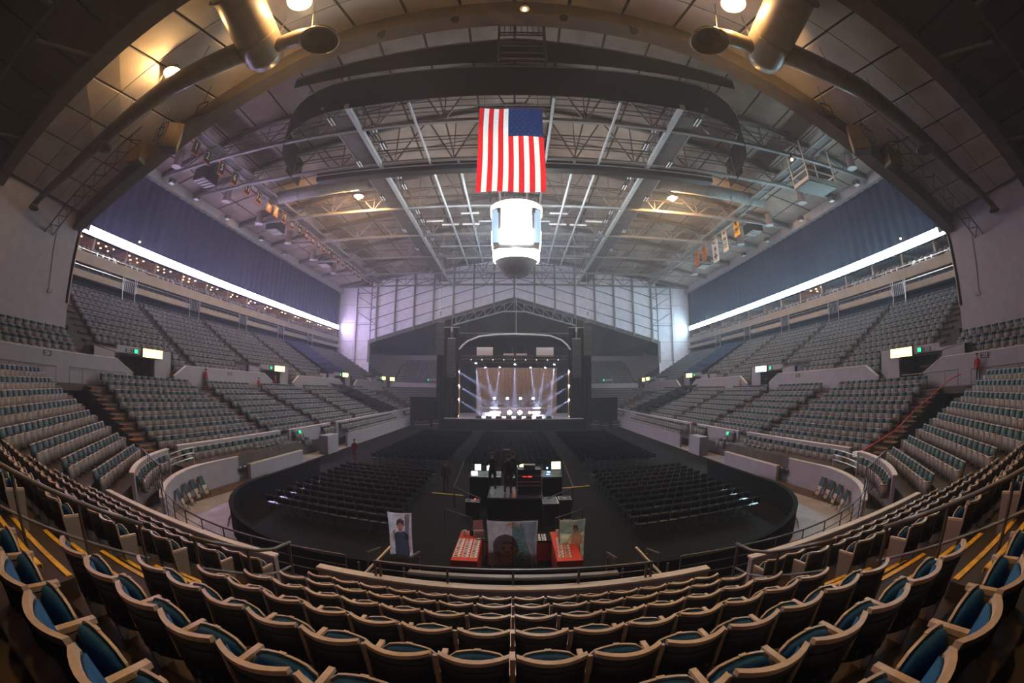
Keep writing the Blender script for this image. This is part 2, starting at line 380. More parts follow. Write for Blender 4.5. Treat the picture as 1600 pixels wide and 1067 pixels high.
# ---- vomitory walls, portals, upper tiers
PORT = {-1: [22.6, 43.5, 64.4, 85.5], 1: [19.6, 40.6, 61.6, 83.0]}
NU = 12
def upX(m): return 27.4+0.94*m
def upZ(m): return 6.55+0.545*m-0.85
UPS = [(18.0, 27.9), (29.2, 39.4), (40.7, 50.9), (52.2, 61.0), (70.0, 86.0)]
for s in (-1, 1):
    wl = MB(); op = MB(); cap = MB()
    X = 26.3
    prev = -6.0
    for p in PORT[s]:
        a, e = p-4.4, p+2.0
        # front wall up to the portal, with a sloped end, then the higher block behind the opening
        if a > prev+3:
            wl.wall([(s*X, prev), (s*X, prev+1.5), (s*X, a-0.2), (s*X, a+1.6)], [4.6]*4, [5.55 if prev > 0 else 6.42, 6.42, 6.42, 5.55], 0.2)
            cap.wall([(s*X, prev), (s*X, prev+1.5), (s*X, a-0.2), (s*X, a+1.6)], [5.55 if prev > 0 else 6.42, 6.42, 6.42, 5.55], [5.60 if prev > 0 else 6.47, 6.47, 6.47, 5.60], 0.27)
        xb = X+0.9
        wl.span(s*xb, s*(xb+0.25), p-6.5, p-3.9, 4.6, 7.1)
        wl.span(s*xb, s*(xb+0.25), p-3.9, p+2.6, 6.77, 7.42)
        wl.span(s*xb, s*(xb+0.25), p+0.2, p+2.6, 4.6, 6.77)
        wl.span(s*xb, s*(xb+1.4), p-6.5, p-6.25, 4.6, 7.1); wl.span(s*xb, s*(xb+1.4), p+2.4, p+2.6, 4.6, 7.42)
        op.span(s*(xb+2.8), s*(xb+3.0), p-4.2, p+0.4, 4.4, 6.9); op.span(s*xb, s*(xb+3), p-4.1, p-3.9, 4.4, 6.77); op.span(s*xb, s*(xb+3), p+0.2, p+0.4, 4.4, 6.77)
        op.span(s*xb, s*(xb+3), p-4.1, p+0.4, 6.78, 6.9)
        prev = e
    struct('wall_vomitory_' + SIDE[s], wl, M_wall); struct('trim_7' if s < 0 else 'trim_8', cap, M_cap)
    struct('wall_portal_' + SIDE[s], op, M_brown)
    b = MB()
    for m in range(NU):
        x0, x1 = upX(m)-0.76, upX(m)+(0.19 if m < NU-1 else 1.6)
        y0 = -6 if upX(m) < 31.4 else 15.8
        cuts = [y0] + sum([[p-6.4, p+2.5] for p in PORT[s]], []) + [98.0] if m < 3 else [y0, 98.0]
        for k in range(0, len(cuts)-1, 2):
            if cuts[k+1] > cuts[k]: b.span(s*x0, s*x1, cuts[k], cuts[k+1], 4.6 if m == 0 else upZ(m)-1.0, upZ(m))
    b.span(s*25.6, s*27.3, -6, 98, 4.2, 4.62)
    struct('tier_slab_upper_' + SIDE[s], b, M_treadside)
    st = bpy.data.objects.new('step_upper_' + SIDE[s], None); C.objects.link(st); st['kind'] = 'structure'
    for ya in (17.3, 28.5, 40.0, 51.5):
        for m in range(1, NU):
            bb = MB(); bb.box((s*(upX(m)-0.94), ya, upZ(m)-0.27), (0.36, 0.9, 0.06)); obj('half_step', bb, M_brown, st)
# far upper tier
b = MB()
for m in range(11): b.span(-26.5, 26.5, 89+0.95*m, 89+0.95*(m+1), 4.0, 5.9+0.5*m)
struct('tier_slab_upper_far', b, M_treadside)
b = MB(); b.span(-26.6, 26.6, 88.6, 88.95, 3.5, 6.3); struct('wall_vomitory_far', b, M_wall)

# ---- loge, suites, ribbon, curtain, edge beam
XS = 38.3
for s in (-1, 1):
    b = MB()
    b.span(s*37.9, s*38.1, 15.8, 86.8, 13.45, 14.05); b.span(s*38.3, s*38.6, 15.8, 86.8, 14.8, 15.8)
    struct('wall_loge_front_' + SIDE[s], b, M_fascia)
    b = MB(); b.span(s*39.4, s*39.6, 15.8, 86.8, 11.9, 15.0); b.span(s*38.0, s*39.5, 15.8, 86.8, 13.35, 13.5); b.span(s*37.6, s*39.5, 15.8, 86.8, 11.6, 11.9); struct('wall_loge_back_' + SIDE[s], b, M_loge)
    b = MB(); b.span(s*38.4, s*43, 15.8, 86.8, 15.62, 15.75); struct('floor_suites_' + SIDE[s], b, M_brown)
    b = MB(); b.span(s*43, s*43.2, 15.8, 86.8, 15.5, 18.5); b.span(s*38.75, s*43, 15.8, 86.8, 17.45, 17.6); struct('wall_suites_' + SIDE[s], b, M_suite)
    b = MB(); b.span(s*38.75, s*38.95, 15.8, 87, 17.4, 27.0); struct('wall_' + SIDE[s], b, M_backing)
    cu = thing('masking_curtain', 'dark blue masking curtain hung above the %s ribbon board' % SIDE[s], 'curtain', (s*38.6, 0, 0), group='masking curtains')
    b = MB(); n = 220; ys = np.linspace(16.5, 85.5, n)
    vs = [(0.09*s*math.sin(k*1.35), y, z) for k, y in enumerate(ys) for z in (18.3, 25.75)]
    b.add(vs, [(2*k, 2*k+2, 2*k+3, 2*k+1) for k in range(n-1)]); obj('cloth', b, M_curtain, cu)
    b = MB(); b.tube([(0, 16.5, 25.8), (0, 85.5, 25.8)], 0.05, 6); obj('track', b, M_steel, cu)
    b = MB(); b.span(s*37.9, s*38.9, 15.6, 87, 25.7, 26.9); struct('beam_edge_' + SIDE[s], b, M_beige)
    t = thing('ribbon_board', 'long %s LED ribbon board glowing along the %s suites' % ('violet-white' if s < 0 else 'cyan-white', SIDE[s]), 'display', (s*38.25, 0, 0))
    b = MB(); b.span(0, s*0.35, 18.9, 86.3, 17.42, 18.32); obj('cabinet', b, M_case, t)
    b = MB(); b.span(-s*0.04, 0, 20.0, 86.2, 17.46, 18.28); b.span(-s*0.04, 0, 18.9, 20.0, 17.46, 17.72); obj('led_face', b, E_ribL if s < 0 else E_ribR, t)
    b = MB(); b.span(s*31.6, s*32.0, -12, 15.6, 0, 17.5); struct('wall_corner_' + SIDE[s], b, M_wall)
    b = MB(); b.span(s*31.6, s*43.2, 15.3, 15.7, 10.0, 17.6); struct('wall_return_' + SIDE[s], b, M_fascia)
    b = MB(); b.bar((s*31.55, 13.0, 14.6), (s*31.55, 13.4, 10.6), 0.06); b.box((s*31.5, 13.5, 10.5), (0.12, 0.5, 0.2)); struct('trim_9' if s < 0 else 'trim_10', b, M_steel)
# ---- end wall, with its boards, posts and girts
YF = 87.0
def gz(x): return 23.9-0.29*abs(x)
def zr(x): return 33.0-0.16*abs(x)          # roof boards of the main hall
wf = MB(); xs = [-38.8, -31.2, -20, -10, 0, 10, 20, 31.2, 38.8]
for a, c in zip(xs[:-1], xs[1:]):
    za, zc = (gz(a) if abs(a) < 31.3 else 8), (gz(c) if abs(c) < 31.3 else 8)
    if abs(a) > 31.3 or abs(c) > 31.3: za = zc = 6
    wf.hexa([(a,YF+0.3,za),(c,YF+0.3,zc),(c,YF+0.5,zc),(a,YF+0.5,za),(a,YF+0.3,34),(c,YF+0.3,34),(c,YF+0.5,34),(a,YF+0.5,34)])
wallf = struct('wall_far', wf, M_backing)
colx = [-29.6+4.23*k for k in range(15)]
edges = [-31.0]+colx+[31.0]
for a, c in zip(edges[:-1], edges[1:]):
    k0 = 0
    while True:
        za, zc = gz(a)+2.35*k0, gz(c)+2.35*k0
        if min(za, zc) > 32: break
        ha, hc = min(za+2.35, zr(a)), min(zc+2.35, zr(c))
        if ha-za > 0.2 or hc-zc > 0.2:
            bb = MB(); g = 0.07
            a2, c2 = a+0.12, c-0.12
            bb.hexa([(a2,YF+0.12,za+g),(c2,YF+0.12,zc+g),(c2,YF+0.3,zc+g),(a2,YF+0.3,za+g),(a2,YF+0.12,max(ha-g,za+g+.02)),(c2,YF+0.12,max(hc-g,zc+g+.02)),(c2,YF+0.3,max(hc-g,zc+g+.02)),(a2,YF+0.3,max(ha-g,za+g+.02))])
            obj('wall_board', bb, M_endboard, wallf)
        k0 += 1
for s in (-1, 1):
    for z0 in np.arange(7, 27, 4.0):
        for x0 in (31.1, 34.9):
            bb = MB(); bb.span(s*x0, s*(x0+3.75), YF+0.1, YF+0.3, z0+0.03, z0+3.97); obj('wall_board', bb, M_endboard, wallf)
for x in colx:
    bb = MB(); bb.span(x-0.17, x+0.17, YF-0.25, YF+0.12, gz(x)-0.2, zr(x)); obj('wall_post', bb, M_steel, wallf)
for s in (-1, 1):                              # girts parallel to the gable, corner bracing
    for k in range(0, 5):
        x1 = 31.0; zz = 2.35*k
        x0 = max(0.0, (23.9+zz-27.6)/0.29)
        if x0 < x1:
            bb = MB(); bb.bar((s*x0, YF, gz(x0)+zz), (s*x1, YF, gz(x1)+zz), 0.13, 0.13 if k else 0.8); obj('wall_girt', bb, M_steel if k else M_beam, wallf)
    bb = MB(); bb.bar((s*34.3, YF-0.15, 8), (s*34.3, YF-0.15, 27.2), 0.2)
    for z in (25.5, 22.3, 18.5): bb.bar((s*34.3, YF-0.1, z), (s*29.7, YF-0.1, z), 0.12)
    for z in (27, 24.7, 21.2): bb.bar((s*33.9, YF-0.1, z), (s*29.8, YF-0.1, z-2.5), 0.14)
    obj('wall_brace', bb, M_steel, wallf)
    bb = MB(); bb.span(s*30.9, s*31.4, YF-0.1, YF+0.5, 10.5, 15.2); obj('wall_post', bb, M_steel, wallf)
b = MB(); b.span(-38.8, 38.8, 100.0, 100.3, 4, 13.2); struct('wall_back', b, M_wall)
b = MB()
for a, c in zip(xs[1:-2], xs[2:-1]):           # dark sloping soffit beyond the gable
    b.hexa([(a,YF+0.5,gz(a)+0.1),(c,YF+0.5,gz(c)+0.1),(c,100.2,12.9),(a,100.2,12.9),(a,YF+0.5,gz(a)+0.4),(c,YF+0.5,gz(c)+0.4),(c,100.2,13.3),(a,100.2,13.3)])
struct('ceiling_far', b, M_backing)
g = thing('gable_truss', 'pale lattice truss under the peak of the far gable', 'truss', (0, YF-0.5, 0))
lo = [(-12.6, 0, 18.3), (-2.3, 0, 21.15), (2.3, 0, 21.15), (12.6, 0, 18.3)]
b = MB(); b.tube(lo, 0.16, 6); obj('lower_chord', b, M_palesteel, g)
b = MB(); b.tube([(-12.6, 0, 19.9), (0, 0, 23.3), (12.6, 0, 19.9)], 0.12, 6); obj('upper_chord', b, M_steel, g)
def lz(x): x = abs(x); return 21.15 if x < 2.3 else 21.15-(x-2.3)*0.277
xx = np.linspace(-12, 12, 13)
for k in range(13):
    b = MB(); x = xx[k]; b.bar((x, 0, lz(x)), (x, 0, 23.3-0.27*abs(x)), 0.1); obj('web_bar', b, M_palesteel, g)
    if k < 12:
        x2 = xx[k+1]; b = MB(); b.bar((x, 0, lz(x) if x < 0 else 23.3-0.27*x), (x2, 0, 23.3-0.27*abs(x2) if x < 0 else lz(x2)), 0.08); obj('web_bar', b, M_palesteel, g)

# ---- roof: main hall, near hip, boards between purlins
P1 = [(0,18.35),(3.5,18.1),(7,17.7),(9.4,17.2),(11.6,16.45),(14.3,15.4),(17.4,14.2),(19.4,13.4),(21.7,12.5),(27,10.9),(31.4,9.6)]
P0 = [(0,15.6),(7,15.0),(13.7,13.6),(17.8,12.6),(21.6,11.9),(27,11.0),(31.4,10.2)]
PM = [(0,14.2),(7,13.8),(13.7,12.9),(21.6,11.6),(31.4,10.4)]
def prof(P, x): return float(np.interp(abs(x), [p[0] for p in P], [p[1] for p in P]))+H
Y1, Y0, YM = 15.0, 6.0, -5.0
def roofq(b, x0, x1, ya, yb, fa, fb, th=0.08, up=0.0):
    za, zb, zc, zd = fa(x0)+up, fa(x1)+up, fb(x1)+up, fb(x0)+up
    b.hexa([(x0,ya,za),(x1,ya,zb),(x1,yb,zc),(x0,yb,zd),(x0,ya,za+th),(x1,ya,zb+th),(x1,yb,zc+th),(x0,yb,zd+th)])
f1 = lambda x: prof(P1, x)+1.2
f0 = lambda x: prof(P0, x)+0.9
fm = lambda x: prof(PM, x)+0.9
b = MB()
xs2 = np.linspace(-32, 32, 33)
for a, c in zip(xs2[:-1], xs2[1:]):
    roofq(b, a, c, Y0, Y1+0.6, f0, f1, 0.2, 0.45); roofq(b, a, c, YM, Y0, fm, f0, 0.2, 0.45)
    roofq(b, a, c, -13, YM, lambda x: fm(x)-1.5, fm, 0.2, 0.12)
for a, c in ((-39, 0), (0, 39)): roofq(b, a, c, Y1+0.5, YF+0.5, zr, zr, 0.25, 0.12)
ceil = struct('ceiling', b, M_backing)
NC = 22
ex = np.linspace(-31.2, 31.2, NC+1)
for a, c in zip(ex[:-1], ex[1:]):
    for k in range(3):                          # near bay: three boards from beam to beam
        t0, t1 = k/3, (k+1)/3
        fa = lambda x, t=t0: f0(x)*(1-t)+f1(x)*t
        fb = lambda x, t=t1: f0(x)*(1-t)+f1(x)*t
        ya, yb = Y0+(Y1-Y0)*t0+0.03, Y0+(Y1-Y0)*t1-0.03
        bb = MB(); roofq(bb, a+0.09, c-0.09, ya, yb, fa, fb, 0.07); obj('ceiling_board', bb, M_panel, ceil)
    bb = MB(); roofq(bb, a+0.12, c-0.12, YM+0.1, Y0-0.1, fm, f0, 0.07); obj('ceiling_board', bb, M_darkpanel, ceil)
FRAMES = [28.2, 34.5, 45.5, 55.0, 65.0, 75.0, 84.5]
ey = [Y1+0.8]+FRAMES+[YF+0.2]
ex2 = np.linspace(-38.4, 38.4, 23)
me_cache = {}
for ya, yb in zip(ey[:-1], ey[1:]):
    nseg = 2
    for q in range(nseg):
        y0_, y1_ = ya+(yb-ya)*q/nseg, ya+(yb-ya)*(q+1)/nseg
        for a, c in zip(ex2[:-1], ex2[1:]):
            if a < 0 < c:
                for u, v in ((a, 0), (0, c)):
                    bb = MB(); roofq(bb, u+0.1, v-0.1, y0_+0.12, y1_-0.12, zr, zr, 0.07); obj('ceiling_board', bb, M_hallboard, ceil)
            else:
                bb = MB(); roofq(bb, a+0.1, c-0.1, y0_+0.12, y1_-0.12, zr, zr, 0.07); obj('ceiling_board', bb, M_hallboard, ceil)
# gable wall above the near beam and the box beams
b = MB()
for a, c in zip(xs2[:-1], xs2[1:]):
    b.hexa([(a,15.45,f1(a)-0.3),(c,15.45,f1(c)-0.3),(c,15.6,f1(c)-0.3),(a,15.6,f1(a)-0.3),(a,15.45,zr(a)+.1),(c,15.45,zr(c)+.1),(c,15.6,zr(c)+.1),(a,15.6,zr(a)+.1)])
for s in (-1, 1): b.span(s*31.6, s*38.9, 15.45, 15.6, 17.5, 27.0)
struct('wall_near_gable', b, M_backing)
def gbeam(P, y0, y1, dep):
    b = MB(); xs = sorted(set([-p[0] for p in P]+[p[0] for p in P]))
    for a, c in zip(xs[:-1], xs[1:]):
        za, zc = prof(P, a), prof(P, c)
        b.hexa([(a,y0,za),(c,y0,zc),(c,y1,zc),(a,y1,za),(a,y0,za+dep),(c,y0,zc+dep),(c,y1,zc+dep),(a,y1,za+dep)])
    return b
struct('beam_near_gable', gbeam(P1, 14.6, 15.6, 1.5), M_beam)
struct('beam_near_hip', gbeam(P0, 5.2, 6.3, 1.2), M_beam)
struct('beam_rear_hip', gbeam(PM, -5.6, -4.6, 1.2), M_beam)
for s in (-1, 1):                               # kicker struts of the rear bay
    b = MB()
    for x in (9, 18, 26): b.bar((s*x, 5.3, prof(P0, x)+0.2), (s*(x+1.2), 1.5, prof(P0, x)-0.3), 0.14); b.bar((s*x, 1.0, fm(x)+0.2), (s*x, -4.5, fm(x)-0.3), 0.25)
    b.bar((s*4, 1.0, 20.0), (s*31, 1.0, 16.2), 0.3)
    struct('beam_kicker_' + SIDE[s], b, M_beam)

# ================================================================== SEATS
P = 0.525
def arcy(x): return -0.095*(1-(x/0.24)**2)
def seat_meshes():
    xs = np.linspace(-0.238, 0.238, 9)
    def strip(z0, z1, off0, th, mi_b, tilt=0.2, shrink=1.0, z1c=0.0):
        b = MB(); V = []
        for x in xs:
            x2 = x*shrink
            for z in (z0, z1-(z1c*(x/0.238)**2)):
                y = arcy(x)-(z-0.42)*tilt+off0
                V += [(x2, y, z), (x2, y+th, z)]
        F = []
        for i in range(len(xs)-1):
            a, c = i*4, (i+1)*4
            F += [(a, c, c+2, a+2), (a+1, a+3, c+3, c+1), (a+2, c+2, c+3, a+3), (a, a+1, c+1, c)]
        n = (len(xs)-1)*4
        F += [(0, 2, 3, 1), (n, n+1, n+3, n+2)]
        b.add(V, F); return b
    shell = strip(0.36, 0.815, 0.0, 0.02, 0)
    for k in range(-2, 3): shell.box((k*0.085, arcy(k*0.085)-0.006, 0.43), (0.035, 0.02, 0.10))
    rim = strip(0.81, 0.850, -0.012, 0.05, 0)
    lip = strip(0.72, 0.735, -0.008, 0.012, 0)
    pad = strip(0.42, 0.80, 0.022, 0.035, 0, shrink=0.93)
    def foldpad(y, th, w, top, bulge):
        b = MB(); n = 9; V = []
        for i in range(n):
            u = -1+2*i/(n-1); x = u*w; zt = top-0.055*u*u-(0.03 if abs(u) == 1 else 0)
            for z, k in ((0.26, 0.4), (0.46, 1.0), (zt-0.02, 0.85), (zt, 0.15)):
                V += [(x, y-bulge*k*(1-u*u*0.8), z), (x, y+th, z)]
        F = []
        for i in range(n-1):
            for j in range(3):
                a, c = i*8+j*2, (i+1)*8+j*2
                F += [(a, c, c+2, a+2), (a+1, a+3, c+3, c+1)]
            a, c = i*8, (i+1)*8
            F += [(a+6, c+6, c+7, a+7), (a, a+1, c+1, c)]
        n8 = (n-1)*8
        for j in range(3): F += [(j*2, j*2+2, j*2+3, j*2+1), (n8+j*2, n8+j*2+1, n8+j*2+3, n8+j*2+2)]
        b.add(V, F); return b
    cushion = foldpad(0.17, 0.03, 0.205, 0.665, 0.075)
    pan = foldpad(0.205, 0.022, 0.218, 0.683, 0.0); pan.box((0, 0.218, 0.678), (0.05, 0.03, 0.02))
    arm = MB(); arm.hexa([(-0.024,-0.02,0.575),(0.024,-0.02,0.575),(0.022,0.34,0.555),(-0.022,0.34,0.555),(-0.024,-0.02,0.608),(0.024,-0.02,0.608),(0.022,0.34,0.588),(-0.022,0.34,0.588)])
    arm.hexa([(-0.012,-0.03,0.42),(0.012,-0.03,0.42),(0.012,0.0,0.42),(-0.012,0.0,0.42),(-0.02,-0.06,0.80),(0.02,-0.06,0.80),(0.02,-0.03,0.80),(-0.02,-0.03,0.80)])
    post = MB(); post.hexa([(-0.015,0.04,0.0),(0.015,0.04,0.0),(0.015,0.22,0.0),(-0.015,0.22,0.0),(-0.015,-0.02,0.56),(0.015,-0.02,0.56),(0.015,0.32,0.55),(-0.015,0.32,0.55)])
    end = MB(); end.hexa([(-0.025,0.02,0.0),(0.025,0.02,0.0),(0.025,0.28,0.0),(-0.025,0.28,0.0),(-0.022,-0.05,0.57),(0.022,-0.05,0.57),(0.022,0.34,0.555),(-0.022,0.34,0.555)])
    return {'back_shell': shell.mesh('back_shell', M_shell, True), 'back_lip': lip.mesh('back_lip', M_shell), 'back_rim': rim.mesh('back_rim', M_rim, False), 'back_pad': pad.mesh('back_pad', M_teal, True),
            'seat_cushion': cushion.mesh('seat_cushion', M_teal, True), 'seat_pan': pan.mesh('seat_pan', M_rim), 'armrest': arm.mesh('armrest', M_rim),
            'standard': post.mesh('standard', M_end), 'end_panel': end.mesh('end_panel', M_end)}
SM = seat_meshes()
def arena_seat(x, i, label, ends=(), grp='tip-up seats at the near end'):
    y = rowY(i)+curve(x)+0.17
    t = thing('arena_seat', label, 'seat', (x, y, rowZ(i)), -math.atan(0.05*x/math.sqrt(x*x+1))*-1, grp)
    for n in ('back_shell', 'back_rim', 'back_lip', 'back_pad', 'seat_pan', 'seat_cushion'): link(n, SM[n], t)
    link('armrest', SM['armrest'], t, (-P/2, 0, 0))
    link('end_panel' if -1 in ends else 'standard', SM['end_panel' if -1 in ends else 'standard'], t, (-P/2, 0, 0))
    if 1 in ends: link('armrest', SM['armrest'], t, (P/2, 0, 0)); link('end_panel', SM['end_panel'], t, (P/2, 0, 0))
    return t
def rowname(i): return '%s row %s the parapet' % (ORD[i-1], 'behind')
nseat = 0
for i in range(1, 8):
    for k in range(7):
        for s in (-1, 1):
            arena_seat(s*(k+0.5)*P, i, 'teal tip-up arena seat, %s %s of the centre line, %s row behind the parapet' % (ORD[k], SIDE[s], ORD[i-1]), (s,) if k == 6 else ())
            nseat += 1
rest = []                                       # (x, y, z, rz, sx, detailed?) of the seats past the nearest 300
for i in range(1, 8):
    for s in (-1, 1):
        x = aisleL(i)+0.3; k = 0
        while x < outer(i):
            if k < 14 and nseat < 300:
                arena_seat(s*x, i, 'teal tip-up arena seat, %s outward from the %s stair, %s row behind the parapet' % (ORD[k], SIDE[s], ORD[i-1]), (-s,) if k == 0 else ())
                nseat += 1
            else: rest.append((s*x, rowY(i)+curve(x)+0.1, rowZ(i), 0.0, 1.0, 1))
            x += P; k += 1
# ---- all the other arena seats: one countless mass
def stuff_seat():
    b = MB()
    b.hexa([(-.22,-.06,.42),(.22,-.06,.42),(.22,0,.42),(-.22,0,.42),(-.22,-.15,.83),(.22,-.15,.83),(.22,-.09,.83),(-.22,-.09,.83)], 0)
    b.hexa([(-.2,.0,.44),(.2,.0,.44),(.2,.03,.44),(-.2,.03,.44),(-.2,-.09,.80),(.2,-.09,.80),(.2,-.05,.80),(-.2,-.05,.80)], 1)
    b.box((0, -.12, .845), (.46, .07, .03), 2)
    b.box((0, .17, .41), (.42, .09, .40), 3); b.box((0, .19, .615), (.43, .06, .018), 2)
    b.box((-.245, .1, .36), (.04, .30, .50), 4); b.box((-.245, .14, .625), (.055, .36, .03), 2)
    return b
SS = stuff_seat(); SSV = np.array(SS.v); SSF = SS.f; SSM = SS.m
far_list = []
def row_fill(p, q, z, face, pitch, sx):
    p, q = Vector((p[0], p[1])), Vector((q[0], q[1])); L = (q-p).length; n = int(L/pitch); d = (q-p)/L
    for k in range(n):
        c = p+d*(pitch*(k+0.5)+(L-n*pitch)/2)
        far_list.append((c.x, c.y, z, face, sx))
for s in (-1, 1):
    fs = PI/2*s                                  # side seats face the middle
    for a, c in SEC:
        for m in range(NM): row_fill((s*sideX(m), a+0.05*m), (s*sideX(m), c-0.05*m), sideZ(m), fs, 0.70, 1.30)
    for fy in (0, 1):
        for m in range(NM):
            a, c = cornerRow(m)
            A, B_ = (-s*a.x, 84-a.y if fy else a.y), (-s*c.x, 84-c.y if fy else c.y)
            row_fill(A, B_, sideZ(m), math.atan2((-1 if fy else 1)*0.598, -s*0.80)-PI/2, 0.54, 1.0)
    for a, c in UPS:
        for m in range(NU):
            cuts = [[a, c]]
            if m < 3:
                for p in PORT[s]:
                    new = []
                    for u, v in cuts:
                        l, h = p-6.6, p+2.7
                        if h <= u or l >= v: new.append([u, v])
                        else:
                            if l-u > 1: new.append([u, l])
                            if v-h > 1: new.append([h, v])
                    cuts = new
            for u, v in cuts: row_fill((s*upX(m), u), (s*upX(m), v), upZ(m), fs, 0.76, 1.38)
    for m in range(4): row_fill((s*upX(m), -5), (s*upX(m), 15.4), upZ(m), fs, 0.76, 1.38)
    # low front seats with their backs to the low parapet, corner arc, short rows
    row_fill((s*16.1, 15.6), (s*16.1, 26.2), 1.18, fs, 0.66, 1.2); row_fill((s*16.1, 27.8), (s*16.1, 29.3), 1.18, fs, 0.66, 1.2); row_fill((s*16.1, 33), (s*16.1, 35), 1.18, fs, 0.66, 1.2)
    row_fill((s*15.4, 21.5), (s*15.4, 25.4), 0.75, fs, 0.66, 1.2); row_fill((s*15.4, 28), (s*15.4, 29.4), 0.75, fs, 0.66, 1.2)
    row_fill((s*16.1, 36.8), (s*16.1, 55), 1.18, fs, 0.66, 1.2); row_fill((s*15.4, 37), (s*15.4, 55), 0.75, fs, 0.66, 1.2); row_fill((s*16.1, 61), (s*16.1, 69), 1.18, fs, 0.66, 1.2)
    for a0 in np.arange(19, 47, 3.2):
        (x, y), = ring(s, 9.88, a0, a0, 1); far_list.append((x, y, 1.18, math.atan2(ACY-y, s*ACX-x)-PI/2, 1.0))
    # loge row behind each rail
    row_fill((s*38.7, 16.5), (s*38.7, 86), 13.5, fs, 0.9, 1.3); row_fill((s*38.9, 16.5), (s*38.9, 86), 15.75, fs, 0.9, 1.3); row_fill((s*38.6, 16.5), (s*38.6, 86), 11.9, fs, 0.9, 1.3)
for i in range(1, 10): row_fill((-16+0.3*i, 84-rowY(i)), (16-0.3*i, 84-rowY(i)), rowZ(i), PI, 0.55, 1.0)
for m in range(11): row_fill((-26, 89.6+0.95*m), (26, 89.6+0.95*m), 5.9+0.5*m, PI, 0.7, 1.25)
far_list += [(x, y, z, rz, sx) for x, y, z, rz, sx, _ in rest]
A = np.array(far_list); nA = len(A); nv = len(SSV)
cs, sn = np.cos(A[:,3])[:,None], np.sin(A[:,3])[:,None]
lx = SSV[None,:,0]*A[:,4][:,None]; ly = np.repeat(SSV[None,:,1], nA, 0)
V = np.stack([A[:,0][:,None]+lx*cs-ly*sn, A[:,1][:,None]+lx*sn+ly*cs, A[:,2][:,None]+np.repeat(SSV[None,:,2], nA, 0)], -1).reshape(-1, 3)
Fq = (np.array(SSF)[None]+(np.arange(nA)*nv)[:,None,None]).reshape(-1, 4)
me = bpy.data.meshes.new('arena_seating'); me.vertices.add(len(V)); me.vertices.foreach_set('co', V.ravel())
me.loops.add(Fq.size); me.loops.foreach_set('vertex_index', Fq.ravel().astype(np.int32))
me.polygons.add(len(Fq)); me.polygons.foreach_set('loop_start', np.arange(0, Fq.size, 4, dtype=np.int32)); me.polygons.foreach_set('loop_total', np.full(len(Fq), 4, dtype=np.int32))
for m_ in (M_shell, M_tealfar, M_rimfar, M_pan, M_end): me.materials.append(m_)
me.polygons.foreach_set('material_index', np.tile(np.array(SSM, dtype=np.int32), nA)); me.update(); me.validate()
so = link('arena_seating', me); tag(so, 'banks of teal and grey tip-up seats rising round the arena', 'seats', kind='stuff')

# ================================================================== FOLDING CHAIRS ON THE FLOOR
def chair_meshes():
    bk = MB(); n = 6; V = []
    for i in range(n):
        u = -1+2*i/(n-1); x = u*0.205
        for z in (0.55, 0.70, 0.84):
            y = -0.21-(z-0.45)*0.22-0.03*(1-u*u); V += [(x, y, z-0.02*u*u*(z > 0.8)), (x, y+0.03, z-0.02*u*u*(z > 0.8))]
    F = []
    for i in range(n-1):
        a, c = i*6, (i+1)*6
        for j in (0, 2): F += [(a+j, c+j, c+j+2, a+j+2), (a+j+1, a+j+3, c+j+3, c+j+1)]
        F += [(a+4, c+4, c+5, a+5), (a, a+1, c+1, c)]
    bk.add(V, F)
    st = MB(); st.hexa([(-.2,-.2,.43),(.2,-.2,.43),(.2,.2,.44),(-.2,.2,.44),(-.2,-.2,.46),(.2,-.2,.46),(.2,.2,.475),(-.2,.2,.475)])
    fr = MB()
    for s in (-1, 1):
        fr.tube([(s*.215, -.30, .84), (s*.215, -.2, .45), (s*.215, .22, 0.0)], .011, 4); fr.tube([(s*.2, .2, .44), (s*.2, -.26, 0.0)], .011, 4)
    fr.bar((-.2, -.22, .12), (.2, -.22, .12), .015)
    return bk.mesh('backrest', M_chair, True), st.mesh('seat', M_chair), fr.mesh('frame', M_chairleg)
CB, CSt, CF = chair_meshes()
nch = 0; more_chairs = []
def folding(x, y, rz, label):
    t = thing('folding_chair', label, 'chair', (x, y, 0.012), rz, 'folding chairs of the near floor blocks')
    link('backrest', CB, t); link('seat', CSt, t); link('frame', CF, t)
for s in (-1, 1):
    for r in range(11):
        for k in range(13):
            x = 4.75+0.455*k; y = 15.0+0.95*r+0.10*(x-4.75)
            folding(s*x, y, s*-0.10*-1, 'black folding floor chair, %s from the aisle, row %s of the near %s block' % (ORD[k], ORD[r], SIDE[s]))
            nch += 1
for s in (-1, 1):
    for r in range(19):
        for k in range(12): more_chairs.append((s*(4.75+0.46*k), 29.0+0.97*r, 0.0))
for r in range(20):
    for k in range(14): more_chairs.append((-3.0+0.46*k, 28.0+0.97*r, 0.0))
b = MB(); base = MB()
for m_ in (CB, CSt, CF): base.add([v.co[:] for v in m_.vertices], [tuple(p.vertices) for p in m_.polygons], 1 if m_ is CF else 0)
for x, y, rz in more_chairs:
    if random.random() < 0.02: continue
    dx, dy = random.uniform(-.03, .03), random.uniform(-.04, .04)
    o_ = len(b.v); b.v += [(v[0]+x+dx, v[1]+y+dy, v[2]+0.012) for v in base.v]; b.f += [tuple(i+o_ for i in f) for f in base.f]; b.m += base.m
tag(obj('floor_chair_rows', b, [M_chair, M_chairleg]), 'far blocks of black folding chairs on the floor before the stage', 'chairs', kind='stuff')

# ================================================================== UNDER THE ROOF
ZB = 26.4                                       # level of the truss bottom chords
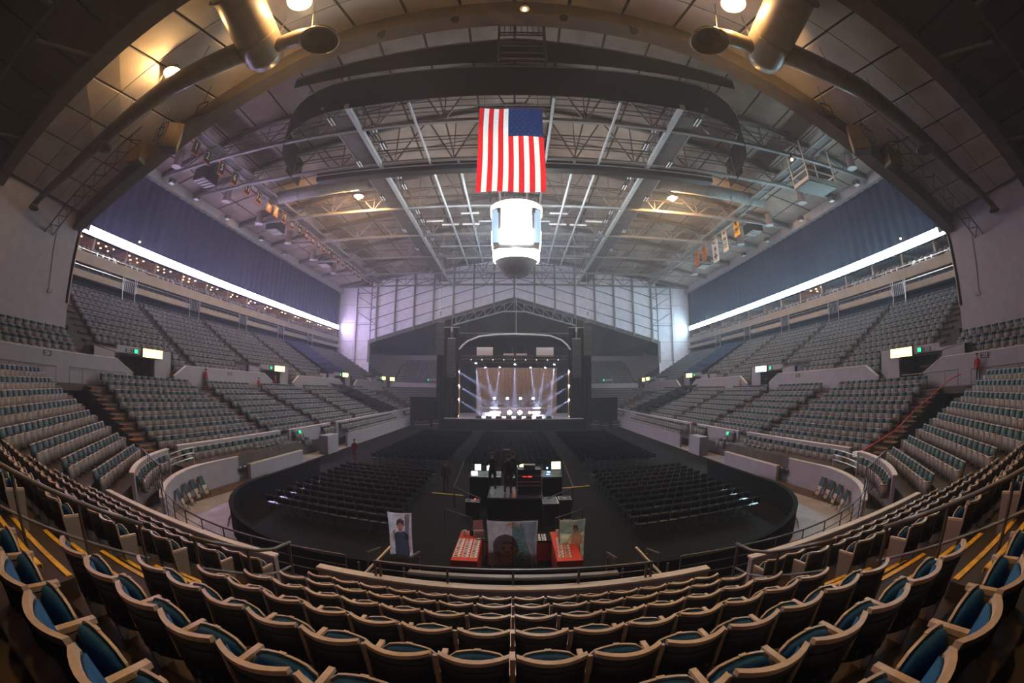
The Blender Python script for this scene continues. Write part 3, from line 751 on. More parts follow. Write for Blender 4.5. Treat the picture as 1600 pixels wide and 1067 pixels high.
# ---- lamps
def hid_lamp(x, y, z, label, mt, r=0.27, drop=0.9, grp='warm high-bay lamps'):
    t = thing('high_bay_lamp', label, 'lamp', (x, y, z), 0, grp)
    b = MB(); b.sphere((0, 0, 0), r, 6); obj('bulb', b, mt, t, smooth=True)
    b = MB(); b.lathe((0, 0, 0), [(0.05, 0.62), (r*.7, 0.6), (r*.8, r+.25), (r*1.3, r+.12), (r*2.3, r*.35), (r*2.2, r*.33), (r*1.2, r+.06), (0.02, r+.1)], 18); obj('housing', b, M_case if r < .15 else M_duct, t)
    b = MB(); b.tube([(0, 0, 0.6), (0, 0, 0.6+drop)], 0.02, 5); obj('hanger', b, M_rail, t)
    return t
hid_lamp(-16.6, 10.2, 19.75, 'blazing warm lamp above the left duct, outer of the two', E_lamp)
hid_lamp(-9.1, 9.8, 21.1, 'blazing warm lamp beside the big left duct mouth', E_lamp)
hid_lamp(9.3, 9.8, 21.1, 'blazing warm lamp beside the big right duct mouth', E_lamp)
hid_lamp(-18.0, 42.6, 27.0, 'blazing warm lamp deep in the roof left of the scoreboard', E_lampfar, drop=2.5)
hid_lamp(18.3, 42.6, 26.9, 'blazing warm lamp deep in the roof right of the scoreboard', E_lampfar, drop=2.5)
hid_lamp(0.5, 14.1, 23.7, 'small amber lamp at the crown of the near beam', E_lamp2, 0.11, 0.5)
for s in (-1, 1):                               # lamps of the rear bay, above and behind the seats
    pass
# ---- ducts with round diffusers
for s in (-1, 1):
    nm = SIDE[s]
    t = thing('supply_duct', 'huge brown %s duct running back over the seats with a side nozzle' % nm, 'duct', (s*11.2, 11.5, 19.9), 0, 'big supply ducts')
    b = MB(); b.tube([(0, 0.3, 0.05), (0, 0, 0), (s*-0.1, -4, 0.55), (s*-0.3, -16, 1.2)], [0.9, 1.02, 1.02, 1.02], 24); obj('duct_body', b, M_duct, t, smooth=True)
    for k in range(4):
        b = MB(); b.tube([(s*-0.02*k, -1.2-3*k, 0.15+0.33*k), (s*-0.02*k, -1.28-3*k, 0.16+0.33*k)], 1.07, 24); obj('duct_collar', b, M_duct, t)
    b = MB(); b.tube([(-s*0.6, -0.3, 0.0), (-s*2.0, -0.5, -0.05), (-s*3.0, -0.5, -0.25)], [0.42, 0.40, 0.45], 16); obj('side_branch', b, M_duct, t, smooth=True)
    d = obj('diffuser', (lambda b: (b.lathe((-s*3.25, -0.5, -0.75), [(0.3, 0.75), (0.55, 0.45), (0.86, 0.05), (0.9, 0.0), (0.84, -0.03), (0.8, 0.04), (0.5, 0.3), (0.05, 0.32)], 28), b)[1])(MB()), M_duct, t, smooth=True)
    b = MB(); b.tube([(-s*3.25, -0.5, -0.46), (-s*3.25, -0.5, -0.50)], 0.74, 24); obj('diffuser_core', b, M_ductdark, d)
    b = MB(); b.tube([(-s*0.5, -0.2, 1.0), (-s*0.4, -0.2, 2.6)], 0.025, 5); b.tube([(-s*2.6, -0.5, 0.3), (-s*2.0, -0.5, 2.6)], 0.025, 5); obj('hanger_rod', b, M_rail, t)
    t = thing('arm_duct', 'long tapering %s duct following the ceiling down to the wall' % nm, 'duct', (s*11.8, 10.6, 19.7), 0, 'tapering arm ducts')
    path = [(s*0.2, 0, -0.1), (s*5, -0.1, -0.45), (s*10.4, -0.2, -1.9), (s*14, -0.4, -2.95), (s*18.6, -0.9, -4.1)]
    b = MB(); b.tube(path, [0.62, 0.58, 0.48, 0.36, 0.26], 18); obj('duct_body', b, M_duct, t, smooth=True)
    for px_, py_, pz_, r_ in ((10.3, -0.05, -2.45, 0.68), (18.8, -0.9, -4.5, 0.5)):
        b = MB(); b.lathe((s*px_, py_, pz_), [(r_*0.35, 0.55), (r_*0.6, 0.3), (r_, 0.03), (r_*1.04, 0), (r_*0.95, -0.02), (r_*0.6, 0.18), (0.05, 0.2)], 22); d = obj('diffuser', b, M_duct, t, smooth=True)
        b = MB(); b.tube([(s*px_, py_, pz_+0.12), (s*px_, py_, pz_+0.09)], r_*0.85, 20); obj('diffuser_core', b, M_ductdark, d)
    b = MB()
    for q in (3, 6.2, 8.5): b.tube([(s*q, -0.1, -0.2-0.14*q), (s*(q-0.7), -0.6, 1.4-0.2*q)], 0.022, 5)
    obj('hanger_rod', b, M_rail, t)
    # slender lattice catwalk beside the duct
    t = thing('lattice_boom', 'dark lattice boom hung below the outer end of the %s duct' % nm, 'truss', (s*20.5, 11.6, 17.5), 0, 'lattice booms')
    pa, pb = Vector((0, 0, 0.6)), Vector((s*11.2, 0.2, -3.2))
    b = MB()
    for dy, dz in ((0, 0), (0.9, 0), (0.45, 0.7)): b.tube([pa+Vector((0, dy, dz)), pb+Vector((0, dy, dz))], 0.05, 5)
    obj('boom_chord', b, M_beam, t)
    b = MB(); n = 9
    for k in range(n):
        u, v = pa.lerp(pb, k/n), pa.lerp(pb, (k+1)/n)
        b.bar(u, v+Vector((0, 0.9, 0)), 0.05); b.bar(u+Vector((0, 0.9, 0)), v+Vector((0, 0.45, 0.7)), 0.05); b.bar(u+Vector((0, 0.45, 0.7)), v, 0.05)
    obj('boom_bar', b, M_beam, t)
# ---- hanging loudspeaker boxes at the near beam
for s, spots in ((-1, [(-22.8, 14.0, 18.7, 0.25), (-19.4, 14.1, 18.75, 0.75)]), (1, [(19.6, 14.1, 18.8, -0.75), (22.9, 14.0, 18.6, -0.25)])):
    for k, (x, y, z, a) in enumerate(spots):
        inner = (k == 1) if s < 0 else (k == 0)
        t = thing('ceiling_speaker', 'boxy tan-sided speaker hung at the %s haunch of the near beam, %s one' % (SIDE[s], 'inner' if inner else 'outer'), 'speaker', (x, y, z), a, 'speaker boxes at the near beam')
        b = MB(); b.hexa([(-.62,-.35,-.75),(.62,-.35,-.75),(.62,.55,-.75),(-.62,.55,-.75),(-.62,-.55,.75),(.62,-.55,.75),(.62,.55,.75),(-.62,.55,.75)]); obj('cabinet', b, M_spk, t)
        b = MB(); b.span(-.55, .55, -.3, .5, -.80, -.75); obj('grille', b, M_case, t)
        b = MB(); b.bar((-.3, 0, .75), (-.3, 0, 1.5), .03); b.bar((.3, 0, .75), (.3, 0, 1.5), .03); obj('hanger_rod', b, M_rail, t)
# ---- stage-light clusters and small frames hung in the near bay
for k, (x, y, z) in enumerate([(-6.6, 14.3, 22.9), (-2.9, 14.2, 23.4), (2.4, 14.2, 23.5), (5.9, 14.3, 23.1)]):
    t = thing('spot_fixture', 'dark theatre spotlight clamped at the near beam crown, %s from left' % ORD[k], 'spotlight', (x, y, z), 0, 'spotlights on the near beam')
    b = MB(); b.tube([(0, .1, 0), (0, -.1, -.45)], [.16, .22], 10); obj('barrel', b, M_case, t)
    b = MB(); b.bar((0, .1, 0), (0, .1, .8), .05); obj('hanger', b, M_rail, t)
for s in (-1, 1):
    t = thing('wire_frame_rack', 'small open wire frames dangling under the %s arm duct' % SIDE[s], 'rack', (s*18.6, 12.6, 18.3), 0, 'wire frames under the ducts')
    b = MB()
    for dx, dy in ((0, 0), (s*.6, .2), (s*-3.4, -.3)):
        q = [(dx-.35, dy, -.4), (dx+.35, dy, -.4), (dx+.35, dy, .4), (dx-.35, dy, .4), (dx-.35, dy, -.4)]
        for u, v in zip(q[:-1], q[1:]): b.bar(u, v, .05)
        b.bar((dx, dy, .4), (dx, dy, 1.6), .03)
    obj('frame_bar', b, M_case, t)

# ---- transverse roof trusses
for k, y in enumerate(FRAMES):
    t = thing('roof_truss', 'grey lattice roof truss spanning the hall, %s beyond the near beam' % ORD[k], 'truss', (0, y, 0), 0, 'roof trusses')
    b = MB(); b.bar((-38, 0, ZB), (38, 0, ZB), 0.32, 0.3); obj('bottom_chord', b, M_steel, t)
    b = MB(); b.bar((-38, 0, zr(38)-.3), (0, 0, zr(0)-.3), 0.34, 0.5); b.bar((0, 0, zr(0)-.3), (38, 0, zr(38)-.3), 0.34, 0.5); obj('top_chord', b, M_beam, t)
    xs_ = np.linspace(-34, 34, 13)
    b = MB()
    for q, (u, v) in enumerate(zip(xs_[:-1], xs_[1:])):
        mid = (u+v)/2
        b.bar((u, 0, ZB), (mid, 0, zr(mid)-.4), 0.13); b.bar((mid, 0, zr(mid)-.4), (v, 0, ZB), 0.13)
    for u in xs_: b.bar((u, 0, ZB), (u, 0, zr(u)-.4), 0.09)
    obj('web_bar', b, M_steel, t)
    b = MB()
    for z_ in (1.2, 2.4):
        b.bar((-33, -0.5, ZB+z_), (33, -0.5, ZB+z_), 0.09); b.bar((-33, 0.5, ZB+z_+.3), (33, 0.5, ZB+z_+.3), 0.07)
    obj('conduit', b, M_beam, t)
# ---- longitudinal trusses / catwalks
for s in (-1, 1):
    t = thing('catwalk_truss', 'long pale steel truss running toward the stage, %s of the scoreboard' % SIDE[s], 'truss', (s*12.8, 0, 0), 0, 'long catwalk trusses')
    b = MB(); b.bar((0, 24.6, ZB), (0, 84, ZB), 0.42, 0.34); obj('main_chord', b, M_palesteel, t)
    b = MB(); b.bar((s*2.2, 24.6, ZB+.2), (s*2.2, 84, ZB+.2), 0.2, 0.2); b.bar((s*1.1, 24.6, ZB+3.2), (s*1.1, 84, ZB+3.2), 0.2, 0.2); obj('side_chord', b, M_steel, t)
    b = MB(); ys_ = np.arange(25, 84, 2.5)
    for q, y in enumerate(ys_[:-1]):
        b.bar((0, y, ZB), (s*1.1, y+1.25, ZB+3.2), 0.08); b.bar((s*1.1, y+1.25, ZB+3.2), (s*2.2, y+2.5, ZB+.2), 0.08); b.bar((0, y, ZB), (s*2.2, y, ZB+.2), 0.08)
    obj('lacing_bar', b, M_steel, t)
    b = MB(); b.span(s*.3, s*2.0, 26, 82, ZB+.05, ZB+.1); obj('walk_grating', b, M_beam, t)
    for q, y in enumerate([26, 28.5, 31.5, 33.5, 37.5, 40, 41.6, 47, 50, 52, 54, 57, 60, 64]):
        t2 = thing('strip_light', 'short twin-tube strip light beside the %s catwalk truss, %s along' % (SIDE[s], ORD[q]), 'strip light', (s*(11.7 if q % 3 else 14.6), y, ZB+(.1 if q % 3 else -.35)), 0, 'twin-tube strip lights')
        b = MB(); b.span(-.28, .28, -.5, .5, .06, .16); obj('tray', b, M_case, t2)
        b = MB(); b.bar((-.14, -.55, 0), (-.14, .55, 0), .09); b.bar((.14, -.55, 0), (.14, .55, 0), .09); obj('tube', b, M_white, t2)
    t = thing('side_catwalk', 'railed side catwalk under the %s roof slope above the hanging banners' % SIDE[s], 'catwalk', (s*28.4, 0, 0), 0, 'side catwalks')
    b = MB(); b.span(-.6, .6, 19, 84, ZB+.55, ZB+.62); obj('deck', b, M_beam, t)
    b = MB()
    for x in (-.65, .65): b.bar((x, 19, ZB+.5), (x, 84, ZB+.5), 0.2); b.bar((x, 19, ZB+1.6), (x, 84, ZB+1.6), 0.07)
    for y in np.arange(19, 84.1, 2.6):
        b.bar((-.65, y, ZB+.5), (.65, y, ZB+.5), .1)
        for x in (-.65, .65): b.bar((x, y, ZB+.5), (x, y, ZB+1.6), .05)
    obj('rail_bar', b, M_steel, t)
# ---- rigging grid tubes over the centre
t = thing('rigging_grid', 'grid of pale tubes hung over the middle of the hall', 'grid', (0, 0, ZB-.1))
for x, y0_, y1_ in ((-7.9, 25, 72), (7.9, 25, 72), (-5.2, 34.5, 68), (2.9, 25, 68), (5.6, 34.5, 68), (-1.6, 34.5, 45), (1.4, 34.5, 45)):
    b = MB(); b.tube([(x, y0_, 0), (x, y1_, 0)], 0.13, 6); obj('grid_tube', b, M_palesteel, t)
for y, x1 in ((45.3, 13), (55.2, 13), (60, 11), (66, 11), (34.4, 30), (50.3, 4.5)):
    b = MB(); b.tube([(-x1, y, .05), (x1, y, .05)], 0.11, 6); obj('grid_tube', b, M_palesteel, t)
for s in (-1, 1):
    for k, (x, y, z) in enumerate([(5.6, 51.5, .25), (8.3, 51.5, .25), (5.4, 48, .3), (10.2, 50.5, .4)]):
        t2 = thing('tube_lamp', 'pale tube lamp level with the scoreboard top, %s out on the %s' % (ORD[k], SIDE[s]), 'tube lamp', (s*x, y, ZB+z-.2), 0, 'tube lamps round the scoreboard')
        b = MB(); b.bar((-1.1, 0, 0), (1.1, 0, 0), .16); obj('tube', b, M_white, t2)
        b = MB(); b.bar((-1.15, 0, .14), (1.15, 0, .14), .2, .06); obj('tray', b, M_steel, t2)
t = thing('cross_catwalk', 'dark enclosed cross duct behind the flag', 'duct', (0, 35.6, ZB-.2))
b = MB(); b.box((0, 0, 0), (40, 1.0, 1.1)); obj('duct_body', b, M_ductdark, t)
b = MB(); b.bar((-20, -.6, .62), (20, -.6, .62), .12); b.bar((-20, -.7, -.1), (20, -.7, -.1), .1); obj('rail', b, M_palesteel, t)
for s in (-1, 1):
    t2 = thing('round_duct', 'large round air duct crossing high behind the %s bulb' % SIDE[s], 'duct', (s*24, 40.5, 27.4), 0, 'round ducts across the roof')
    b = MB(); b.tube([(-s*10, 0, .4), (s*6, 0, -.3)], .75, 18); obj('duct_body', b, M_steel, t2, smooth=True)
    for k in range(5): b = MB(); b.tube([(s*(-8+3*k), 0, .32-.13*k), (s*(-7.9+3*k), 0, .32-.13*k)], .8, 18); obj('duct_collar', b, M_steel, t2)
# ---- dark drape on its oval track, with the upper valance behind it
t = thing('oval_drape', 'dark valance on an oval track hung beyond the near beam', 'drape', (0, 0, 0))
ov = [(-23.0, 36.5), (-22.7, 33.0)] + arc(-13.4, 33.5, 8.8, 180, 270, 10) + arc(13.4, 33.5, 8.8, 270, 360, 10) + [(22.7, 33.0), (23.0, 36.5)]
ov = [ov[0], ov[1]] + ov[2:-2] + ov[-2:]
b = MB(); b.wall(ov, 26.2, 29.2, 0.10); obj('valance', b, M_black, t)
b = MB(); b.tube([(x, y, 29.3) for x, y in ov], 0.09, 6); obj('track', b, M_railshine, t)
for i_, (x, y) in enumerate(ov[::3]):
    b = MB(); b.tube([(x, y, 29.3), (x, y, zr(x))], 0.03, 4); obj('hanger_rod', b, M_rail, t)
t = thing('upper_valance', 'second dark valance strung behind and above the oval drape', 'drape', (0, 23.2, 0))
b = MB(); xs_ = np.linspace(-17.5, 17.5, 15); b.wall([(x, 0) for x in xs_], [28.4+0.0*abs(x) for x in xs_], [31.0-0.10*abs(x) for x in xs_], 0.1); obj('valance', b, M_black, t)
b = MB(); b.bar((-17.5, 0, 29.4), (0, 0, 31.1), .12); b.bar((0, 0, 31.1), (17.5, 0, 29.4), .12); obj('track_bar', b, M_steel, t)
t = thing('cage_ladder', 'steel ladder cage in front of the valance at the centre', 'cage', (0.5, 21.6, 0))
b = MB()
for x in (-1.6, 1.6):
    for y in (-.4, .4): b.bar((x, y, 26.6), (x, y, 32.4), .12)
for z in (26.8, 28.2, 29.4, 30.6): b.bar((-1.6, -.4, z), (1.6, -.4, z), .1); b.bar((-1.6, .4, z), (1.6, .4, z), .1)
obj('cage_bar', b, M_rail, t)
b = MB()
for x in np.linspace(-1.2, 1.2, 7): b.bar((x, -.4, 29.4), (x, -.4, 30.6), .05)
obj('cage_bar', b, M_rail, t)

# ---- the flag (seen with its canton at the upper right)
t = thing('national_flag', 'large striped flag with a starred blue canton hanging over the hall', 'flag', (-0.25, 26, 18.55))
fw, fh = 4.62, 7.32
def fy_(x, z): return 0.06*math.sin(x*2.2+z*0.5)+0.05*math.sin(z*1.1+x)
def fx_(x, z): return x*(1+0.03*(1-z/fh))+0.05*math.sin(z*0.8)*0.5
def cloth(x0, x1, z0, z1, mt, name, off=0.0, nz=14):
    b = MB(); V = []
    for k in range(nz+1):
        z = z0+(z1-z0)*k/nz
        for x in (x0, (x0+x1)/2, x1): V += [(fx_(x, z), fy_(x, z)+off, z)]
    F = []
    for k in range(nz):
        a, c = k*3, (k+1)*3
        F += [(a, a+1, c+1, c), (a+1, a+2, c+2, c+1)]
    b.add(V, F); return obj(name, b, mt, t)
sw = fw/13
for k in range(13):
    x0 = -fw/2+k*sw
    cloth(x0, x0+sw, 0, fh if k < 6 else fh*0.635, M_flagred if k % 2 == 0 else M_flagwhite, 'stripe')
cn = cloth(-fw/2+6*sw, fw/2, fh*0.635, fh, M_navy, 'canton')
b = MB()
for r in range(9):
    for c in range(6 if r % 2 == 0 else 5):
        x = -fw/2+6*sw+0.22+(c+(0 if r % 2 == 0 else .5))*0.41; z = fh*0.635+0.2+r*0.285
        vs = []
        for q in range(10):
            rr = 0.085 if q % 2 == 0 else 0.034; a = PI/2+q*PI/5
            vs.append((fx_(x, z)+rr*math.cos(a), fy_(x, z)-0.02, z+rr*math.sin(a)))
        b.add(vs, [tuple(range(10))])
tag(obj('star_field', b, mat('faded_star', (0.16, 0.2, 0.34), 0.85, thin=0.7), cn), kind='stuff')
b = MB(); b.tube([(-fw/2-.1, 0, fh+.05), (fw/2+.1, 0, fh+.05)], .05, 6); obj('pole', b, M_steel, t)
b = MB()
for x in (-2, 2): b.tube([(x, 0, fh+.05), (x, 0, 13.8)], .02, 4)
obj('hang_wire', b, M_rail, t)

# ---- scoreboard
t = thing('scoreboard', 'glowing white centre-hung scoreboard with a round sign ring on top', 'scoreboard', (0.2, 42, 0))
b = MB(); oc = [(1.9, -2.5), (2.5, -1.9), (2.5, 1.9), (1.9, 2.5), (-1.9, 2.5), (-2.5, 1.9), (-2.5, -1.9), (-1.9, -2.5)]
b.add([(x*.92, y*.92, 19.1) for x, y in oc]+[(x, y, 23.4) for x, y in oc], [(i, (i+1) % 8, 8+(i+1) % 8, 8+i) for i in range(8)]+[tuple(range(8))[::-1], tuple(range(8, 16))]); obj('body', b, M_steel, t)
for q in range(4):
    a = q*PI/2
    def rp(x, y, z): return (x*math.cos(a)-y*math.sin(a), x*math.sin(a)+y*math.cos(a), z)
    def quadbox(x0, x1, y, z0, z1, d=.08): 
        b = MB(); b.hexa([rp(x0, y-d, z0), rp(x1, y-d, z0), rp(x1, y, z0), rp(x0, y, z0), rp(x0, y-d-.03*(z1-z0), z1), rp(x1, y-d-.03*(z1-z0), z1), rp(x1, y, z1), rp(x0, y, z1)]); return b
    obj('video_screen', quadbox(-1.5, 1.5, -2.38, 21.3, 23.4), E_screen, t)
    obj('score_panel', quadbox(-1.62, 1.62, -2.36, 19.6, 21.15), E_screen, t)
    for sx in (-1, 1): obj('side_panel', quadbox(sx*2.02-.24, sx*2.02+.24, -2.30, 19.7, 23.2), E_screendim, t)
b = MB(); b.lathe((0, 0, 18.35), [(1.7, 0), (2.35, .1), (2.4, .75), (2.1, .85)], 24); obj('lower_band', b, E_screen, t)
b = MB(); b.lathe((0, 0, 16.9), [(0.05, 0), (1.2, .1), (1.75, .9), (2.2, 1.45)], 20); obj('lower_cone', b, M_steel, t, smooth=True)
b = MB(); b.lathe((0, 0, 23.5), [(2.35, 0), (2.72, .0), (2.78, .8), (2.35, .85)], 32); obj('ring_sign', b, E_ring, t)
b = MB()
for x in (-1.2, 1.2):
    for y in (-1.2, 1.2): b.tube([(x, y, 24.2), (x, y, 32.6)], .05, 5)
obj('hoist_cable', b, M_steel, t)
b = MB(); b.tube([(0, 0, 16.9), (0, 0, 11.0)], .025, 5); obj('drop_cable', b, M_white, t)

# ---- retired-number banners on the left, prize banners on the right
NUMS = ['1','2','5','6','11','12',None,None,'19']
YB = [24.9, 27.0, 29.7, 32.3, 35.1, 37.7, 40.3, 42.1, 44.2, 46.6, 48.9, 51.15, 53.4, 55.4, 57.4, 59.4, 61.5, 63.4, 65.5, 67.3, 69.3, 71.3, 73.5, 75.7, 78.0, 80.7]
M_bblack = mat('banner_black', (0.02, 0.016, 0.018), 0.85, 0.2, 5); M_bor = mat('banner_orange', (0.62, 0.13, 0.03), 0.85, 0.1, 5); M_bwh = mat('banner_white', (0.72, 0.66, 0.64), 0.85, 0.05, 5); M_bgold = mat('banner_gold', (0.50, 0.27, 0.09), 0.85, 0.1, 5)
for k, y in enumerate(YB):
    num = NUMS[k] if k < len(NUMS) else '-'
    if num is None: lab = 'gold and white banner hung on the left, %s in its row from the near end' % ORD[k]
    elif num == '-': lab = 'orange-edged emblem banner with white text block, %s along the left row' % ORD[k]
    else: lab = 'black orange-edged banner with white numeral %s, hung on the left' % {'1':'one','2':'two','5':'five','6':'six','11':'eleven','12':'twelve','19':'nineteen'}[num]
    t = thing('number_banner', lab, 'banner', (-29.2, y, 26.5), 0, 'banners hung along the left side')
    w, h = 0.58, 1.05
    b = MB(); b.span(-.012, .012, -w, w, -h, h); obj('field', b, M_bgold if num is None else M_bblack, t)
    b = MB()
    for y0_, y1_, z0_, z1_ in ((-w, -w+.09, -h, h), (w-.09, w, -h, h), (-w, w, h-.1, h), (-w, w, -h, -h+.1)): b.span(.012, .022, y0_, y1_, z0_, z1_)
    obj('border_strip', b, M_bor, t)
    rot = (PI/2, 0, PI/2)
    if num and num != '-':
        b = MB(); b.span(.012, .024, -.36, .36, .45, .72); obj('name_bar', b, M_bwh, t)
        text('number', num, 1.05, M_bwh, t, (.024, 0, -.22), rot)
    elif num is None:
        b = MB(); b.span(.012, .024, -.34, .34, .2, .8); b.hexa([(.012,-.3,-.7),(.024,-.3,-.7),(.024,.1,-.7),(.012,.1,-.7),(.012,-.1,.2),(.024,-.1,.2),(.024,.35,.2),(.012,.35,.2)]); obj('emblem_mark', b, M_bwh, t)
    else:
        b = MB(); b.tube([(.012, 0, .35), (.03, 0, .35)], .30, 14); obj('emblem', b, M_bwh if k > 18 else mat('banner_peach', (0.66, 0.36, 0.22), 0.85), t)
        for q in range(3): b = MB(); b.span(.012, .024, -.34, .34, -.32-.17*q, -.20-.17*q); obj('text_bar', b, M_bwh, t)
    b = MB(); b.tube([(0, -.5, h), (0, -.5, 1.4)], .012, 4); b.tube([(0, .5, h), (0, .5, 1.4)], .012, 4); obj('hang_wire', b, M_rail, t)
for k, (y, z, w, h, mt, lab) in enumerate([(47.7, 26.4, .8, 1.35, M_goldcl, 'gold banner with a dark slanted emblem, nearest on the right'), (51.5, 25.8, .8, 1.75, M_bwh, 'white banner with small orange marks hung on the right'),
        (54.9, 25.5, 1.0, 2.05, M_bwh, 'tall white banner with an orange cross-shaped mark on the right'), (58.9, 26.1, .85, 1.3, M_orangecl, 'dull orange banner hung on the right, second from the far end'), (61.8, 26.0, .85, 1.3, M_orangecl, 'dull orange banner hung on the right, farthest along')]):
    t = thing('prize_banner', lab, 'banner', (29.8, y, z), 0, 'prize banners on the right')
    b = MB(); b.span(-.012, .012, -w, w, -h, h); obj('field', b, mt, t)
    b = MB()
    if k == 0: b.hexa([(-.024,-.3,.0),(-.012,-.3,.0),(-.012,.25,.3),(-.024,.25,.3),(-.024,-.15,.75),(-.012,-.15,.75),(-.012,.35,.85),(-.024,.35,.85)]); b.span(-.024, -.012, -.35, .35, -.5, -.3); b.span(-.024, -.012, -.2, .2, -.9, -.75)
    elif k == 1: b.span(-.024, -.012, -.25, .25, .75, 1.15); b.span(-.024, -.012, -.45, .45, -.1, .3); b.span(-.024, -.012, -.5, .5, -1.2, -1.05); b.span(-.024, -.012, -.5, .5, -.85, -.7)
    elif k == 2: b.span(-.024, -.012, -.2, .2, -1.7, -.7); b.span(-.024, -.012, -.55, .55, -1.35, -1.05); b.span(-.024, -.012, -.35, .35, -.3, .2)
    else: b.span(-.024, -.012, -.4, .4, .2, .8); b.span(-.024, -.012, -.5, .5, -.4, -.1); b.span(-.024, -.012, -.4, .4, -.9, -.7)
    obj('emblem_mark', b, mat('banner_brown_mark', (0.30, 0.13, 0.05), 0.85) if k != 0 else mat('banner_dark_mark', (0.10, 0.05, 0.03), 0.85), t)
    if k == 2: b = MB(); b.span(-.024, -.012, -.6, .6, 1.35, 1.45); b.span(-.024, -.012, -.6, .6, 1.05, 1.15); b.span(-.024, -.012, -.6, .6, .75, .85); obj('text_bar', b, M_steel, t)
    b = MB(); b.tube([(0, -.5, h), (0, -.5, h+.9)], .012, 4); b.tube([(0, .5, h), (0, .5, h+.9)], .012, 4); obj('hang_wire', b, M_rail, t)
# ---- round and boxy soffit units between the edge beam and the catwalk, and the gondola on the right
for s in (-1, 1):
    for k, y in enumerate([26.5, 36.5, 44.5, 53, 62, 71]):
        t = thing('soffit_can', 'stubby cylindrical can hung under the %s roof slope, %s from the near end' % (SIDE[s], ORD[k]), 'light fitting', (s*33.5, y, 25.9), 0, 'cans under the side roof')
        b = MB(); b.tube([(0, 0, 0), (0, 0, 1.5)], .5, 16); obj('can_body', b, mat('can_mauve_paint', (0.30, 0.20, 0.20), 0.6), t)
        b = MB(); b.tube([(0, 0, -.06), (0, 0, 0)], .58, 18); obj('can_rim', b, M_beige, t)
    for k, y in enumerate([31.5, 48.5, 66.5]):
        t = thing('louvre_unit', 'louvred box unit hung under the %s roof slope, %s from the near end' % (SIDE[s], ORD[k]), 'air unit', (s*33.2, y, 26.0), 0, 'louvred units under the side roof')
        b = MB(); b.span(-.9, .9, -1.3, 1.3, .1, 1.4); obj('casing', b, M_ductdark, t)
        for q in range(4): b = MB(); b.span(-.85, .85, -1.15+.62*q, -.85+.62*q, 0, .1); obj('louvre', b, M_beige, t)
    for k, y in enumerate([20.8, 24.0, 29.0, 34.0, 41.0, 50.0, 57.5]):
        t = thing('square_can', 'small pale square light can below the %s edge beam, %s along' % (SIDE[s], ORD[k]), 'light fitting', (s*36.6, y, 25.7), 0, 'square cans by the edge beams')
        b = MB(); b.span(-.3, .3, -.35, .35, 0, .5); obj('can_body', b, M_beam, t); b = MB(); b.span(-.28, .28, -.33, .33, -.05, 0); obj('lens', b, M_white, t)
t = thing('camera_gondola', 'open gold-lit platform slung under the right roof slope', 'platform', (27.8, 27.6, 22.9))
b = MB(); b.span(-1.9, 1.9, -1.2, 1.2, -.1, 0); obj('deck', b, M_beam, t)
b = MB()
for z in (.25, 1.1): 
    for q in (((-1.9,-1.2),(1.9,-1.2)), ((-1.9,1.2),(1.9,1.2)), ((-1.9,-1.2),(-1.9,1.2)), ((1.9,-1.2),(1.9,1.2))): b.bar((*q[0], z), (*q[1], z), .12, .35 if z < 1 else .12)
for x in (-1.9, 1.9):
    for y in (-1.2, 1.2): b.bar((x, y, 0), (x, y, 4.2), .12)
obj('rail_bar', b, M_cap, t)
hid_lamp(24.3, 26.4, 24.6, 'small amber lamp lighting the slung platform on the right', E_lamp2, .12, 2.0)

